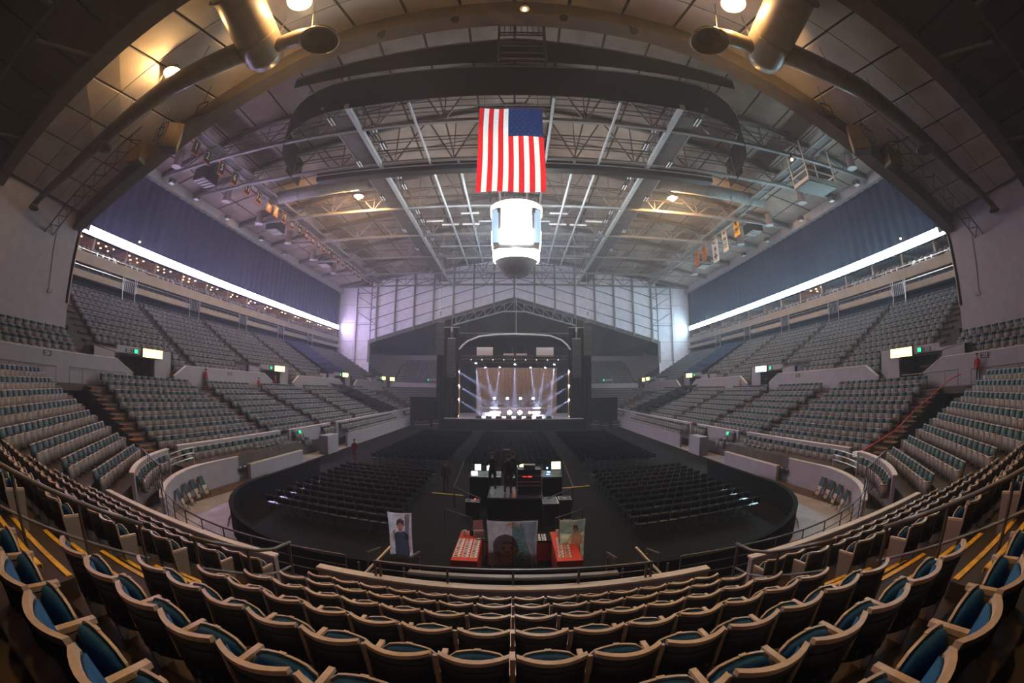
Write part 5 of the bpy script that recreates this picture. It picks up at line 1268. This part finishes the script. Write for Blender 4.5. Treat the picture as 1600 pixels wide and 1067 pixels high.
# backdrop, screens, overhead truss, arch pipe, drapes, speaker hangs
t = thing('stage_backdrop', 'tall brown cloth backdrop behind the stage', 'backdrop', (0.3, 66.5, 0))
b = MB(); n = 60; vs = []
for q in range(n+1):
    x = -6.2+12.6*q/n
    for z in (1.5, 8.6): vs.append((x, .06*math.sin(q*1.9), z))
b.add(vs, [(2*q, 2*q+2, 2*q+3, 2*q+1) for q in range(n)]); obj('cloth', b, M_backdrop, t)
b = MB(); b.tube([(-6.3, 0, 8.65), (6.5, 0, 8.65)], .06, 6); obj('pipe', b, M_steel, t)
t = thing('rear_masking', 'wide black masking cloth hung behind the brown backdrop', 'drape', (0, 67.6, 0))
b = MB(); n = 30; vs = []
for q in range(n+1):
    for z in (1.51, 14.2): vs.append((-10.4+20.8*q/n, .08*math.sin(q*2.1), z))
b.add(vs, [(2*q, 2*q+2, 2*q+3, 2*q+1) for q in range(n)]); obj('cloth', b, M_black, t)
b = MB(); b.tube([(-10.5, 0, 14.25), (10.5, 0, 14.25)], .06, 6); obj('pipe', b, M_steel, t)
t = thing('lighting_truss', 'dark lighting truss across the top of the stage with small lamps', 'truss', (0.1, 58.5, 9.5))
b = MB()
for dy, dz in ((0, 0), (.5, 0), (0, .5), (.5, .5)): b.bar((-7.4, dy, dz), (7.4, dy, dz), .07)
for x in np.arange(-7.2, 7.2, .6): b.bar((x, 0, 0), (x+.6, 0, .5), .04); b.bar((x, 0, .5), (x, .5, 0), .04)
obj('bar', b, M_rail, t)
b = MB()
for x in np.linspace(-6, 6, 9): b.sphere((x, -.1, -.1), .07, 4)
obj('led', b, emat('dim_truss_lamp', (1, .8, .6), 3), t)
t = thing('rear_truss', 'second dark truss behind carrying the beam lights', 'truss', (0.1, 60.4, 9.2))
b = MB()
for dy, dz in ((0, 0), (.5, 0), (0, .5), (.5, .5)): b.bar((-7.0, dy, dz), (7.0, dy, dz), .07)
obj('bar', b, M_rail, t)
for x0, x1, z0, z1, lab in ((-5.2, -2.9, 9.9, 11.2, 'dim video panel above the stage, on the left'), (3.05, 5.5, 9.9, 11.2, 'dim video panel above the stage, on the right'), (-1.5, 0.0, 9.95, 10.35, 'narrow dim video strip left of the stage centre line'), (0.25, 1.8, 9.95, 10.35, 'narrow dim video strip right of the stage centre line')):
    t = thing('video_panel', lab, 'screen', ((x0+x1)/2, 58.8, (z0+z1)/2)); w, h = (x1-x0)/2, (z1-z0)/2
    b = MB(); b.span(-w, w, 0, .12, -h, h); obj('case', b, M_case, t); b = MB(); b.span(-w+.03, w-.03, -.02, 0, -h+.03, h-.03); obj('screen_face', b, E_led, t); b = MB(); b.tube([(-w*.8, .05, h), (-w*.8, .05, h+2)], .02, 4); b.tube([(w*.8, .05, h), (w*.8, .05, h+2)], .02, 4); obj('hang_wire', b, M_rail, t)
t = thing('arch_pipe', 'pale curved pipe arching over the stage opening', 'pipe', (0.1, 56, 0))
b = MB(); b.tube([(-7.4, 0, 10.6), (-6.9, 0, 11.2), (-6.2, 0, 11.75), (-4.7, 0, 12.35), (-2.5, 0, 12.6), (0, 0, 12.66), (2.5, 0, 12.6), (4.7, 0, 12.45), (6.2, 0, 11.9), (6.9, 0, 11.3), (7.4, 0, 10.6)], .11, 8); obj('pipe', b, M_palesteel, t)
b = MB(); b.wall([(-7.3, .3), (7.3, .3)], 11.0, 12.3, .06); obj('border_cloth', b, M_black, t)
for s in (-1, 1):
    t = thing('stage_drape', 'tall black masking drape on the %s of the stage' % SIDE[s], 'drape', (s*8.3, 56.6, 0), 0, 'stage drapes')
    b = MB(); n = 16; vs = []
    for q in range(n+1):
        for z in (0.01, 13.6): vs.append((s*(-.9+3.0*q/n), .12*math.sin(q*2), z))
    b.add(vs, [(2*q, 2*q+2, 2*q+3, 2*q+1) for q in range(n)]); obj('cloth', b, M_black, t)
    b = MB(); b.tube([(s*-1, 0, 13.65), (s*1.6, 0, 13.65)], .06, 6); obj('pipe', b, M_steel, t)
    for nm, x, y, z0, n, lab in (('main', 8.2, 55.2, 6.9, 12, 'long black line-array speaker hang at the %s stage edge'), ('side', 9.6, 54.4, 9.8, 10, 'curved side speaker hang outside the %s stage edge')):
        t = thing('speaker_array', lab % SIDE[s], 'speaker array', (s*x, y, 0), 0, 'speaker hangs')
        for q in range(n):
            b = MB(); a = (.05*(n-q)) if nm == 'side' else .02*max(0, 5-q)
            b.hexa([(-.55,-.25+a*.5,z0+.42*q),(.55,-.25+a*.5,z0+.42*q),(.5,.35+a*.5,z0+.42*q-a*.2),(-.5,.35+a*.5,z0+.42*q-a*.2),(-.55,-.25+a*.5,z0+.42*q+.39),(.55,-.25+a*.5,z0+.42*q+.39),(.5,.35+a*.5,z0+.42*q+.36),(-.5,.35+a*.5,z0+.42*q+.36)])
            obj('array_box', b, M_case, t)
        zt = z0+.42*n; b = MB(); b.span(-.5, .5, -.2, .3, zt, zt+.12); b.box((0, 0, zt+1.2), (.25, .25, .5)); obj('fly_frame', b, M_steel, t)
        b = MB(); b.tube([(0, 0, zt+.1), (0, 0, ZB)], .03, 4); obj('hang_wire', b, M_steel, t)
    t = thing('side_masking', 'dark masking cloth from the stage drape out to the %s stand' % SIDE[s], 'drape', (s*10, 57.2, 0), 0, 'side maskings')
    b = MB(); b.wall([(0, 0), (s*1.4, .05), (s*2.8, -.05), (s*4.2, .05)], .01, 4.2, .04); obj('cloth', b, M_black, t)
for k, (x, y, w, h) in enumerate([(-11.4, 54.8, .8, 1.1), (-12.6, 55.3, 1.0, .9), (-10.2, 54.9, .6, 1.3), (10.6, 54.8, .8, 1.2), (12.0, 55.2, 1.0, .9), (13.4, 55.0, .9, 1.1)]):
    t = thing('road_case', 'dark road case parked beside the %s of the stage, %s from its edge' % ('left' if x < 0 else 'right', ORD[k % 3]), 'case', (x, y, 0.012), .2*k, 'road cases by the stage')
    b = MB(); b.span(-w/2, w/2, -.35, .35, .12, h); obj('body', b, M_case, t); b = MB(); b.span(-w/2-.01, w/2+.01, -.36, .36, h*.6, h*.6+.04); obj('edge_band', b, M_alu, t)
    b = MB()
    for dx in (-w/2+.1, w/2-.1):
        for dy in (-.25, .25): b.cyl((dx, dy, 0), .05, .12, 8)
    obj('leg', b, M_case, t)

# ================================================================== MIXING POSITION
t = thing('mixing_platform', 'black-fronted platform carrying the mixing position', 'platform', (0.1, 18.4, 0.012))
b = MB(); b.span(-1.2, 1.15, -.9, 1.4, .93, .99); obj('deck', b, mat('grey_platform_deck', (0.10, 0.10, 0.12), 0.35), t)
b = MB(); b.span(-1.18, 1.13, -.88, 1.38, 0, .93); obj('skirt', b, M_black, t)
def desk(lab, x, y, w, z=0.012, h=.85):
    t = thing('mixing_desk', lab, 'mixing desk', (x, y, z), 0, 'mixing desks')
    b = MB(); b.span(-w/2, w/2, -.35, .35, 0, h-.1); obj('cloth', b, M_black, t)
    b = MB(); b.hexa([(-w/2,-.4,h-.1),(w/2,-.4,h-.1),(w/2,.4,h-.1),(-w/2,.4,h-.1),(-w/2,-.4,h),(w/2,-.4,h),(w/2,.4,h+.15),(-w/2,.4,h+.15)]); obj('surface', b, M_case, t)
    b = MB()
    for q in range(int(w/.12)): b.box((-w/2+.08+.12*q, -.15, h+.06), (.025, .05, .03))
    obj('led', b, M_alu, t); return t
d = desk('long mixing desk with two small screens on the left of the platform', -1.35, 20.4, 1.5, h=1.35)
for x, w, em in ((-.4, .3, E_scr), (.25, .42, E_scr)): b = MB(); b.span(x-w/2, x+w/2, .3, .33, 1.55, 1.85); obj('screen_face', b, em, d)
d = desk('console desk right of the rack with a bright yellow-green screen', 1.75, 19.8, 1.0, h=1.5)
b = MB(); b.hexa([(.05,.2,1.75),(.48,.2,1.75),(.48,.23,1.75),(.05,.23,1.75),(.05,.28,2.1),(.48,.28,2.1),(.48,.31,2.1),(.05,.31,2.1)]); obj('screen_face', b, E_scr2, d)
b = MB(); b.sphere((-.18, 0, 1.85), .045, 4); b.box((-.12, -.1, 1.68), (.14, .03, .05)); b.box((-.15, -.12, 1.55), (.14, .03, .05)); obj('led', b, E_blue, d)
d = desk('narrow desk at the middle of the platform front with an orange light', .05, 20.3, .9, h=1.35)
b = MB(); b.sphere((.0, -.2, 1.62), .07, 5); obj('led', b, E_orled, d)
b = MB(); b.hexa([(.1,.1,1.7),(.45,.1,1.78),(.45,.13,1.78),(.1,.13,1.7),(.1,.12,1.85),(.45,.12,1.95),(.45,.15,1.95),(.1,.15,1.85)]); obj('screen_face', b, E_scr2, d)
t = thing('laptop', 'small bright laptop lying at the left end of the mixing desk', 'laptop', (-1.85, 20.1, 1.38), .2); b = MB(); b.span(-.16, .16, -.12, .12, 0, .02); obj('base', b, M_alu, t); b = MB(); b.hexa([(-.16,.1,.02),(.16,.1,.02),(.16,.12,.02),(-.16,.12,.02),(-.16,.18,.22),(.16,.18,.22),(.16,.2,.22),(-.16,.2,.22)]); obj('screen_face', b, emat('laptop_glow', (1, .9, .9), 1.2), t)
t = thing('equipment_rack', 'open equipment rack with pale metal edges and a red display', 'rack', (0.68, 18.2, 1.0))
b = MB(); b.span(-.5, .5, -.1, .6, .0, 1.12); obj('cabinet', b, M_case, t)
b = MB()
for x in (-.53, .53): b.bar((x, -.14, 0), (x, -.14, 1.35), .03)
for z in (.42, .58, .86): b.bar((-.53, -.14, z), (.53, -.14, z), .03)
obj('frame_bar', b, M_alu, t)
b = MB(); b.box((.02, -.15, .82), (.16, .02, .04)); b.box((-.2, -.15, .82), (.18, .02, .015)); obj('led', b, E_redled, t)
b = MB(); b.span(-.25, .25, .0, .4, 1.12, 1.3); obj('top_unit', b, M_steel, t)
for k, (x, y, z, w, d_) in enumerate([(1.5, 17.2, 0.012, .62, 1.1), (2.15, 17.5, 0.012, .5, .6), (-1.75, 18.0, .012, .6, .5)]):
    t = thing('flight_case', ['large flat-topped flight case against the platform side', 'smaller flight case with pale metal lid edges beside the larger', 'dark flight case with a tiny red lamp left of the platform'][k], 'case', (x, y, z), 0, 'flight cases at the mixing platform'); h = .95 if k < 2 else .7
    b = MB(); b.span(-w/2, w/2, -d_/2, d_/2, 0, h); obj('body', b, M_case, t)
    b = MB()
    for u, v in (((-w/2,-d_/2),(w/2,-d_/2)), ((w/2,-d_/2),(w/2,d_/2)), ((w/2,d_/2),(-w/2,d_/2)), ((-w/2,d_/2),(-w/2,-d_/2))): b.bar((*u, h), (*v, h), .03)
    obj('frame_bar', b, M_alu, t)
    b = MB(); b.box((0, 0, h+.01), (.16, .1, .02)); obj('lid_label', b, M_white, t)
    if k == 2: b = MB(); b.sphere((.1, 0, h+.08), .035, 4); obj('led', b, E_redled, t)
t = thing('followspot_stand', 'tall dark equipment stand rising between the mixing desks', 'stand', (-.35, 20.8, .012)); b = MB(); b.tube([(0, 0, 0), (0, 0, 2.4)], .05, 6); obj('pole', b, M_case, t); b = MB(); b.box((0, 0, 2.35), (.35, .3, .5)); obj('head', b, mat('brown_case', (.07, .045, .035), .6), t)
for s in (-1, 1):
    t = thing('floor_barricade', 'thin metal barrier line angled beside the mixing platform, %s side' % SIDE[s], 'barrier', (0, 0, 0), 0, 'thin barriers round the mixing position')
    for q in (((s*2.6, 15.6), (s*1.5, 14.6)), ((s*2.7, 19.2), (s*1.4, 17.4)), ((s*2.75, 19.2), (s*3.1, 26.5))):
        b = MB(); b.bar((*q[0], 1.0), (*q[1], 1.0), .03); b.bar((*q[0], .02), (*q[0], 1.0), .03); b.bar((*q[1], .02), (*q[1], 1.0), .03); obj('rail_bar', b, M_rail, t)
    t = thing('floor_tape', 'strip of %s' % ('yellow floor tape left of the mixing position' if s < 0 else 'yellow floor tape right of the mixing position'), 'tape', (0, 0, 0.013), 0, 'floor tapes')
    b = MB(); b.bar((s*4.3, 21.8 if s < 0 else 23.6, 0.005), (s*2.6, 21.5 if s < 0 else 23.2, 0.005), .13, .008); obj('tape', b, M_yellow, t)

# ================================================================== MERCHANDISE TABLES AND POSTERS
def merch(lab, x0, x1, y0_, y1_, name='merch_table'):
    t = thing(name, lab, 'table', ((x0+x1)/2, (y0_+y1_)/2, 0.012)); w, d_ = (x1-x0)/2, (y1_-y0_)/2
    b = MB(); b.span(-w, w, -d_, d_, .72, .76); obj('table_top', b, M_red, t)
    b = MB(); q = [(-w-.01,-d_-.01), (w+.01,-d_-.01), (w+.01,d_+.01), (-w-.01,d_+.01)]
    n = 12; pts = []
    for (ax, ay), (bx_, by_) in zip(q, q[1:]+q[:1]):
        for k in range(n): pts.append((ax+(bx_-ax)*k/n, ay+(by_-ay)*k/n))
    m = len(pts); vs = [(x, y, .755) for x, y in pts]+[(x*(1.02+.02*math.sin(i*2.3)), y*(1.01+.01*math.sin(i*1.7)), .03) for i, (x, y) in enumerate(pts)]
    b.add(vs, [(i, (i+1) % m, m+(i+1) % m, m+i) for i in range(m)]); obj('cloth_skirt', b, mat('deep_red_cloth', (0.40, 0.02, 0.008), 0.8), t)
    b = MB()
    for x in (-w+.08, w-.08):
        for y in (-d_+.08, d_-.08): b.bar((x, y, 0), (x, y, .72), .04)
    obj('leg', b, M_rail, t); return t
merch('red-clothed merchandise table left of the big face poster', -1.74, -1.0, 11.15, 13.8)
merch('red-clothed merchandise table half hidden behind the right poster', 1.22, 1.95, 11.15, 13.75)
t = thing('back_table', 'black-topped red-skirted table behind the big face poster', 'table', (0.15, 13.3, .012)); b = MB(); b.span(-1.05, 1.05, -.42, .42, .7, .755); obj('table_top', b, M_black, t); b = MB(); b.span(-1.04, 1.04, -.41, .41, .02, .7); obj('cloth_skirt', b, MATS['deep_red_cloth'], t)
def card(x, y, z, lab, grp, w=.075, d_=.055, tone=0):
    t = thing('photo_card', lab, 'card', (x, y, z), random.uniform(-.04, .04), grp)
    b = MB(); b.span(-w, w, -d_, d_, 0, .006); obj('card', b, M_white, t)
    b = MB(); b.span(-w*.75, w*.3, -d_*.65, d_*.7, .006, .008); obj('photo', b, [mat('photo_dark', (.06, .045, .06), .6), mat('photo_brown', (.28, .13, .08), .6), mat('photo_grey', (.2, .2, .24), .6)][tone], t)
for r in range(8):
    for c in range(3): card(-1.62+.245*c-.0*r, 11.5+.2*r, .774, 'white photo card on the left red table, %s row from its front, %s column' % (ORD[r], ORD[c]), 'photo cards on the left red table', .095, .075, (r*2+c) % 3)
for r in range(8):
    for c in range(2): card(1.38+.2*c+.01*r, 11.5+.22*r, .774, 'white photo card on the right red table, %s row from its front, %s column' % (ORD[r], ORD[c]), 'photo cards on the right red table', .08, .075, (r+c) % 3)
for r in range(3):
    for c in range(2): card(.80+.18*c, 13.0+.22*r, .768, 'photo card on the black table top, %s row from its front, %s column' % (ORD[r], ORD[c]), 'photo cards on the black table', .07, .085, (r+c) % 3)
for k, (x, y, mt, lab) in enumerate([(-1.58, 13.35, M_white, 'pale mug at the outer back corner of the left table'), (-1.36, 13.35, M_hair, 'dark mug on the left table near its back'), (1.45, 13.45, M_white, 'pale mug at the back of the right table')]):
    t = thing('mug', lab, 'mug', (x, y, .774)); b = MB(); b.lathe((0, 0, 0), [(.0, 0), (.06, 0), (.065, .17), (.055, .17), (.05, .02)], 14); obj('cup', b, mt, t); b = MB(); b.tube([(.06, 0, .13), (.1, 0, .1), (.1, 0, .06), (.06, 0, .04)], .01, 5); obj('handle', b, mt, t)
M_pink = mat('pink_print', (.45, .20, .26), .7, .3, 25)
for x, y, rz, lab in ((-1.12, 13.3, .25, 'pink printed display box standing open on the left table'), (1.74, 13.4, -.25, 'pink printed display box on the right table by its poster')):
    t = thing('display_box', lab, 'box', (x, y, .774), rz); b = MB(); b.span(-.16, .16, -.12, .1, 0, .22); obj('box', b, mat('lilac_print', (.42, .33, .42), .7, .4, 30), t)
    b = MB(); b.hexa([(-.16,.06,.22),(.16,.06,.22),(.16,.08,.22),(-.16,.08,.22),(-.15,.12,.52),(.15,.12,.52),(.15,.14,.52),(-.15,.14,.52)]); obj('header_card', b, M_pink, t)
t = thing('folded_pad', 'flat black pad beside the display box on the left table', 'pad', (-1.05, 12.98, .774), .3); b = MB(); b.span(-.13, .13, -.07, .07, 0, .04); obj('pad', b, M_case, t); b = MB(); b.span(-.12, .0, -.06, .0, .04, .045); obj('sheet', b, M_white, t)

def poster(lab, x, y, w, h, base, shapes, z=.05, sheer=0.0):
    t = thing('fabric_poster', lab, 'poster', (x, y, z)); nx, nz = 12, 16
    def wob(u, v): return ((u-.5)*w*(1-.05*math.sin(PI*v)), .03*math.sin(u*5+v*4), v*h-.03*math.sin(PI*u)*(v > .5)*(2*v-1))
    b = MB(); vs = [wob(i/nx, k/nz) for k in range(nz+1) for i in range(nx+1)]
    fs = []
    for k in range(nz):
        for i in range(nx):
            a = k*(nx+1)+i; fs += [(a, a+1, a+nx+2, a+nx+1)]
    b.add(vs, fs); obj('cloth', b, base, t)
    for q, (nm, kind, p, mt) in enumerate(shapes):
        b = MB(); off = -.006-.0015*q
        if kind == 'e':
            cx_, cz_, rx, rz_ = p; pl = [(cx_+rx*math.cos(2*PI*k/20), cz_+rz_*math.sin(2*PI*k/20)) for k in range(20)]
        else: pl = p
        pl2 = []
        for k in range(len(pl)):
            (a, c), (e, f) = pl[k], pl[(k+1) % len(pl)]
            nn = 1 if kind == 'e' else 4
            for j in range(nn): pl2.append((a+(e-a)*j/nn, c+(f-c)*j/nn))
        cx_, cz_ = sum(p_[0] for p_ in pl)/len(pl), sum(p_[1] for p_ in pl)/len(pl)
        ring_ = [wob(u, v) for u, v in pl2]; inner_ = [wob(cx_+(u-cx_)*.5, cz_+(v-cz_)*.5) for u, v in pl2]; c0 = wob(cx_, cz_); k_ = len(pl2)
        b.add([(a, c+off, e) for a, c, e in ring_]+[(a, c+off, e) for a, c, e in inner_]+[(c0[0], c0[1]+off, c0[2])], [(i, (i+1) % k_, k_+(i+1) % k_, k_+i) for i in range(k_)]+[(k_+i, k_+(i+1) % k_, 2*k_) for i in range(k_)])
        obj(nm, b, mt, t)
    b = MB()
    for xx in (-w/2, w/2): b.tube([(xx*.98, .06, 0), (xx*.98, .06, h)], .015, 5)
    b.tube([(-w/2, .06, h*.45), (w/2, .06, h*.45)], .012, 5)
    obj('post', b, M_rail, t)
    for xx in (-w*.4, w*.4): b = MB(); b.box((xx, .06, -.02), (.06, .35, .04)); obj('foot', b, M_rail, t)
    return t
M_pgrey = mat('print_mauve_grey', (0.408, 0.360, 0.396), .85, .25, 4, thin=.6); M_pskin = mat('print_skin', (0.90, 0.52, 0.42), .85, .1, 6, thin=.6); M_phair = mat('print_dark_hair', (0.22, 0.17, 0.18), .85, .2, 9, thin=.6)
M_pteal = mat('print_teal_scarf', (0.288, 0.528, 0.600), .85, .4, 14, thin=.6); M_pdark = mat('print_dark_line', (0.072, 0.060, 0.072), .85, thin=.6); M_plil = mat('print_lilac', (0.528, 0.336, 0.480), .85, .2, 6, thin=.6); M_pblue = mat('print_pale_blue', (0.528, 0.648, 0.792), .85, .2, 3, thin=.6)
M_pgreen = mat('print_meadow', (0.528, 0.576, 0.360), .85, .4, 6, thin=.6); M_pnavy = mat('print_navy_shirt', (0.108, 0.156, 0.216), .85, .15, 6, thin=.6); M_plabel = mat('print_label', (0.950, 0.950, 0.950), .85, .05, 3, thin=.6); M_pwarm = mat('print_orange_mark', (0.950, 0.480, 0.288), .85, thin=.6); M_ppale = mat('print_pale_lilac', (0.720, 0.672, 0.792), .85, .25, 5, thin=.6); M_pmaroon = mat('print_wrap_cloth', (0.432, 0.180, 0.216), .85, .45, 16, thin=.6); M_plip = mat('print_lips', (0.528, 0.216, 0.216), .85, thin=.6)
poster('big square fabric poster of a smiling child beside a patterned teal scarf', -0.03, 12.5, 1.56, 1.56, M_pgrey, [
    ('scarf', 'p', [(.52, .0), (.97, .02), (.82, .45), (.70, .95), (.52, .93), (.48, .45)], M_pteal), ('cloth_edge', 'p', [(.78, .55), (.97, .25), (.98, .97), (.72, .97)], M_pblue),
    ('hair', 'e', (.36, .42, .26, .30), M_phair), ('face', 'e', (.40, .28, .185, .25), M_pskin), ('forehead_hair', 'p', [(.2, .46), (.34, .55), (.48, .57), (.58, .45), (.5, .5), (.34, .5)], M_phair),
    ('eye', 'e', (.31, .39, .035, .014), M_pdark), ('eye', 'e', (.49, .40, .035, .014), M_pdark), ('brow', 'p', [(.27, .43), (.35, .44), (.35, .425), (.27, .415)], M_phair), ('brow', 'p', [(.45, .445), (.53, .44), (.53, .425), (.45, .43)], M_phair),
    ('nose', 'e', (.40, .31, .035, .02), M_plip), ('mouth', 'p', [(.31, .235), (.40, .205), (.50, .245), (.40, .225)], M_plip), ('collar', 'p', [(.18, .0), (.56, .0), (.5, .06), (.28, .06)], M_plil), ('label', 'p', [(.36, .86), (.64, .86), (.64, .98), (.36, .98)], M_plabel), ('label_mark', 'p', [(.39, .91), (.47, .93), (.47, .96), (.39, .95)], M_pwarm),
    ('seam', 'p', [(.498, .0), (.506, .0), (.506, 1.0), (.498, 1.0)], M_pdark)] + [('swirl', 'e', (.66+.05*math.sin(i*2.1), .08+.055*i, .028, .018), M_pnavy) for i in range(6)] + [('scarf_spot', 'e', (.58+.035*(i % 3), .5+.05*(i//3), .009, .009), M_plabel) for i in range(18)])
poster('narrow fabric poster of a child in a dark shirt, standing on the left', -3.6, 12.75, .80, 1.52, M_ppale, [
    ('tree_trunk', 'p', [(.72, .4), (.86, .4), (.92, .97), (.7, .97)], M_pgrey), ('arm', 'p', [(.16, .34), (.28, .34), (.28, .6), (.16, .56)], M_pskin), ('arm', 'p', [(.84, .1), (.93, .08), (.88, .5), (.78, .45)], M_pskin), ('shirt', 'p', [(.24, .0), (.86, .0), (.84, .5), (.68, .58), (.4, .56), (.24, .5)], M_pnavy),
    ('neck', 'p', [(.45, .54), (.6, .55), (.6, .64), (.45, .64)], M_pskin), ('face', 'e', (.52, .70, .13, .115), M_pskin), ('hair', 'p', [(.35, .7), (.38, .83), (.52, .88), (.67, .83), (.70, .7), (.63, .77), (.5, .8), (.4, .77)], M_phair), ('eye', 'e', (.46, .72, .02, .008), M_pdark), ('eye', 'e', (.58, .72, .02, .008), M_pdark), ('mouth', 'p', [(.46, .645), (.58, .645), (.56, .63), (.48, .63)], M_plip), ('label', 'p', [(.3, .93), (.66, .93), (.66, .98), (.3, .98)], M_plabel)], z=.12)
poster('narrow fabric poster of a person in patterned cloth in a meadow', 1.80, 12.5, .80, 1.60, M_pgreen, [
    ('sky', 'p', [(.02, .7), (.98, .72), (.98, .98), (.02, .98)], M_pblue), ('wrap_cloth', 'p', [(.34, .0), (.9, .0), (.84, .42), (.42, .42)], M_pmaroon), ('torso', 'p', [(.46, .40), (.82, .40), (.92, .62), (.74, .74), (.54, .74), (.44, .6)], M_pskin), ('arm', 'p', [(.1, .46), (.45, .42), (.44, .46), (.3, .5), (.5, .66), (.46, .7), (.24, .52), (.1, .5)], M_pskin),
    ('arm', 'p', [(.82, .46), (.96, .5), (.92, .64), (.84, .62)], M_pskin), ('face', 'e', (.62, .81, .085, .07), M_pskin), ('head_cloth', 'p', [(.52, .8), (.55, .9), (.66, .91), (.73, .82), (.74, .74), (.68, .85), (.6, .87)], M_pmaroon), ('label', 'p', [(.32, .88), (.72, .89), (.72, .95), (.32, .94)], M_plabel), ('eye', 'e', (.58, .82, .014, .006), M_pdark), ('eye', 'e', (.66, .82, .014, .006), M_pdark)], z=.02)
# folding chairs leaning on the front walls
for s in (-1, 1):
    for k, a in enumerate((10, 16, 22, 29) if s < 0 else (8, 14, 20, 27)):
        (x, y), = ring(s, 8.45, a, a, 1); fx, fy2 = s*ACX-x, ACY-y
        rz = math.atan2(fy2, fx)-PI/2
        t = thing('leaning_chair', 'folded chair leaning on the curved front wall, %s side, %s from the doorway' % (SIDE[s], ORD[k]), 'chair', (x, y, 0.0), rz, 'folded chairs leaning on the front walls')
        b = MB(); b.hexa([(-.21,-.22,.5),(.21,-.22,.5),(.21,-.19,.5),(-.21,-.19,.5),(-.19,-.36,.92),(.19,-.36,.92),(.19,-.33,.94),(-.19,-.33,.94)]); obj('backrest', b, M_tealfar, t)
        b = MB(); b.hexa([(-.2,.0,.12),(.2,.0,.12),(.2,.03,.12),(-.2,.03,.12),(-.2,-.16,.52),(.2,-.16,.52),(.2,-.13,.52),(-.2,-.13,.52)]); obj('seat', b, M_fascia, t)
        b = MB()
        for q in (-.22, .22): b.tube([(q, .06, 0), (q, -.36, .93)], .014, 5); b.tube([(q*.9, .16, 0), (q*.9, -.2, .6)], .012, 5)
        obj('leg', b, M_chairleg, t)
        b = MB(); b.box((0, .0, .33), (.09, .02, .09)); obj('seat_label', b, M_case, t)
    for k in range(2):
        folding(s*(15.2), 19.35+.5*k, -s*PI/2, 'dark folding chair open by the %s front wall doorway, %s one' % (SIDE[s], ['nearer', 'farther'][k]))
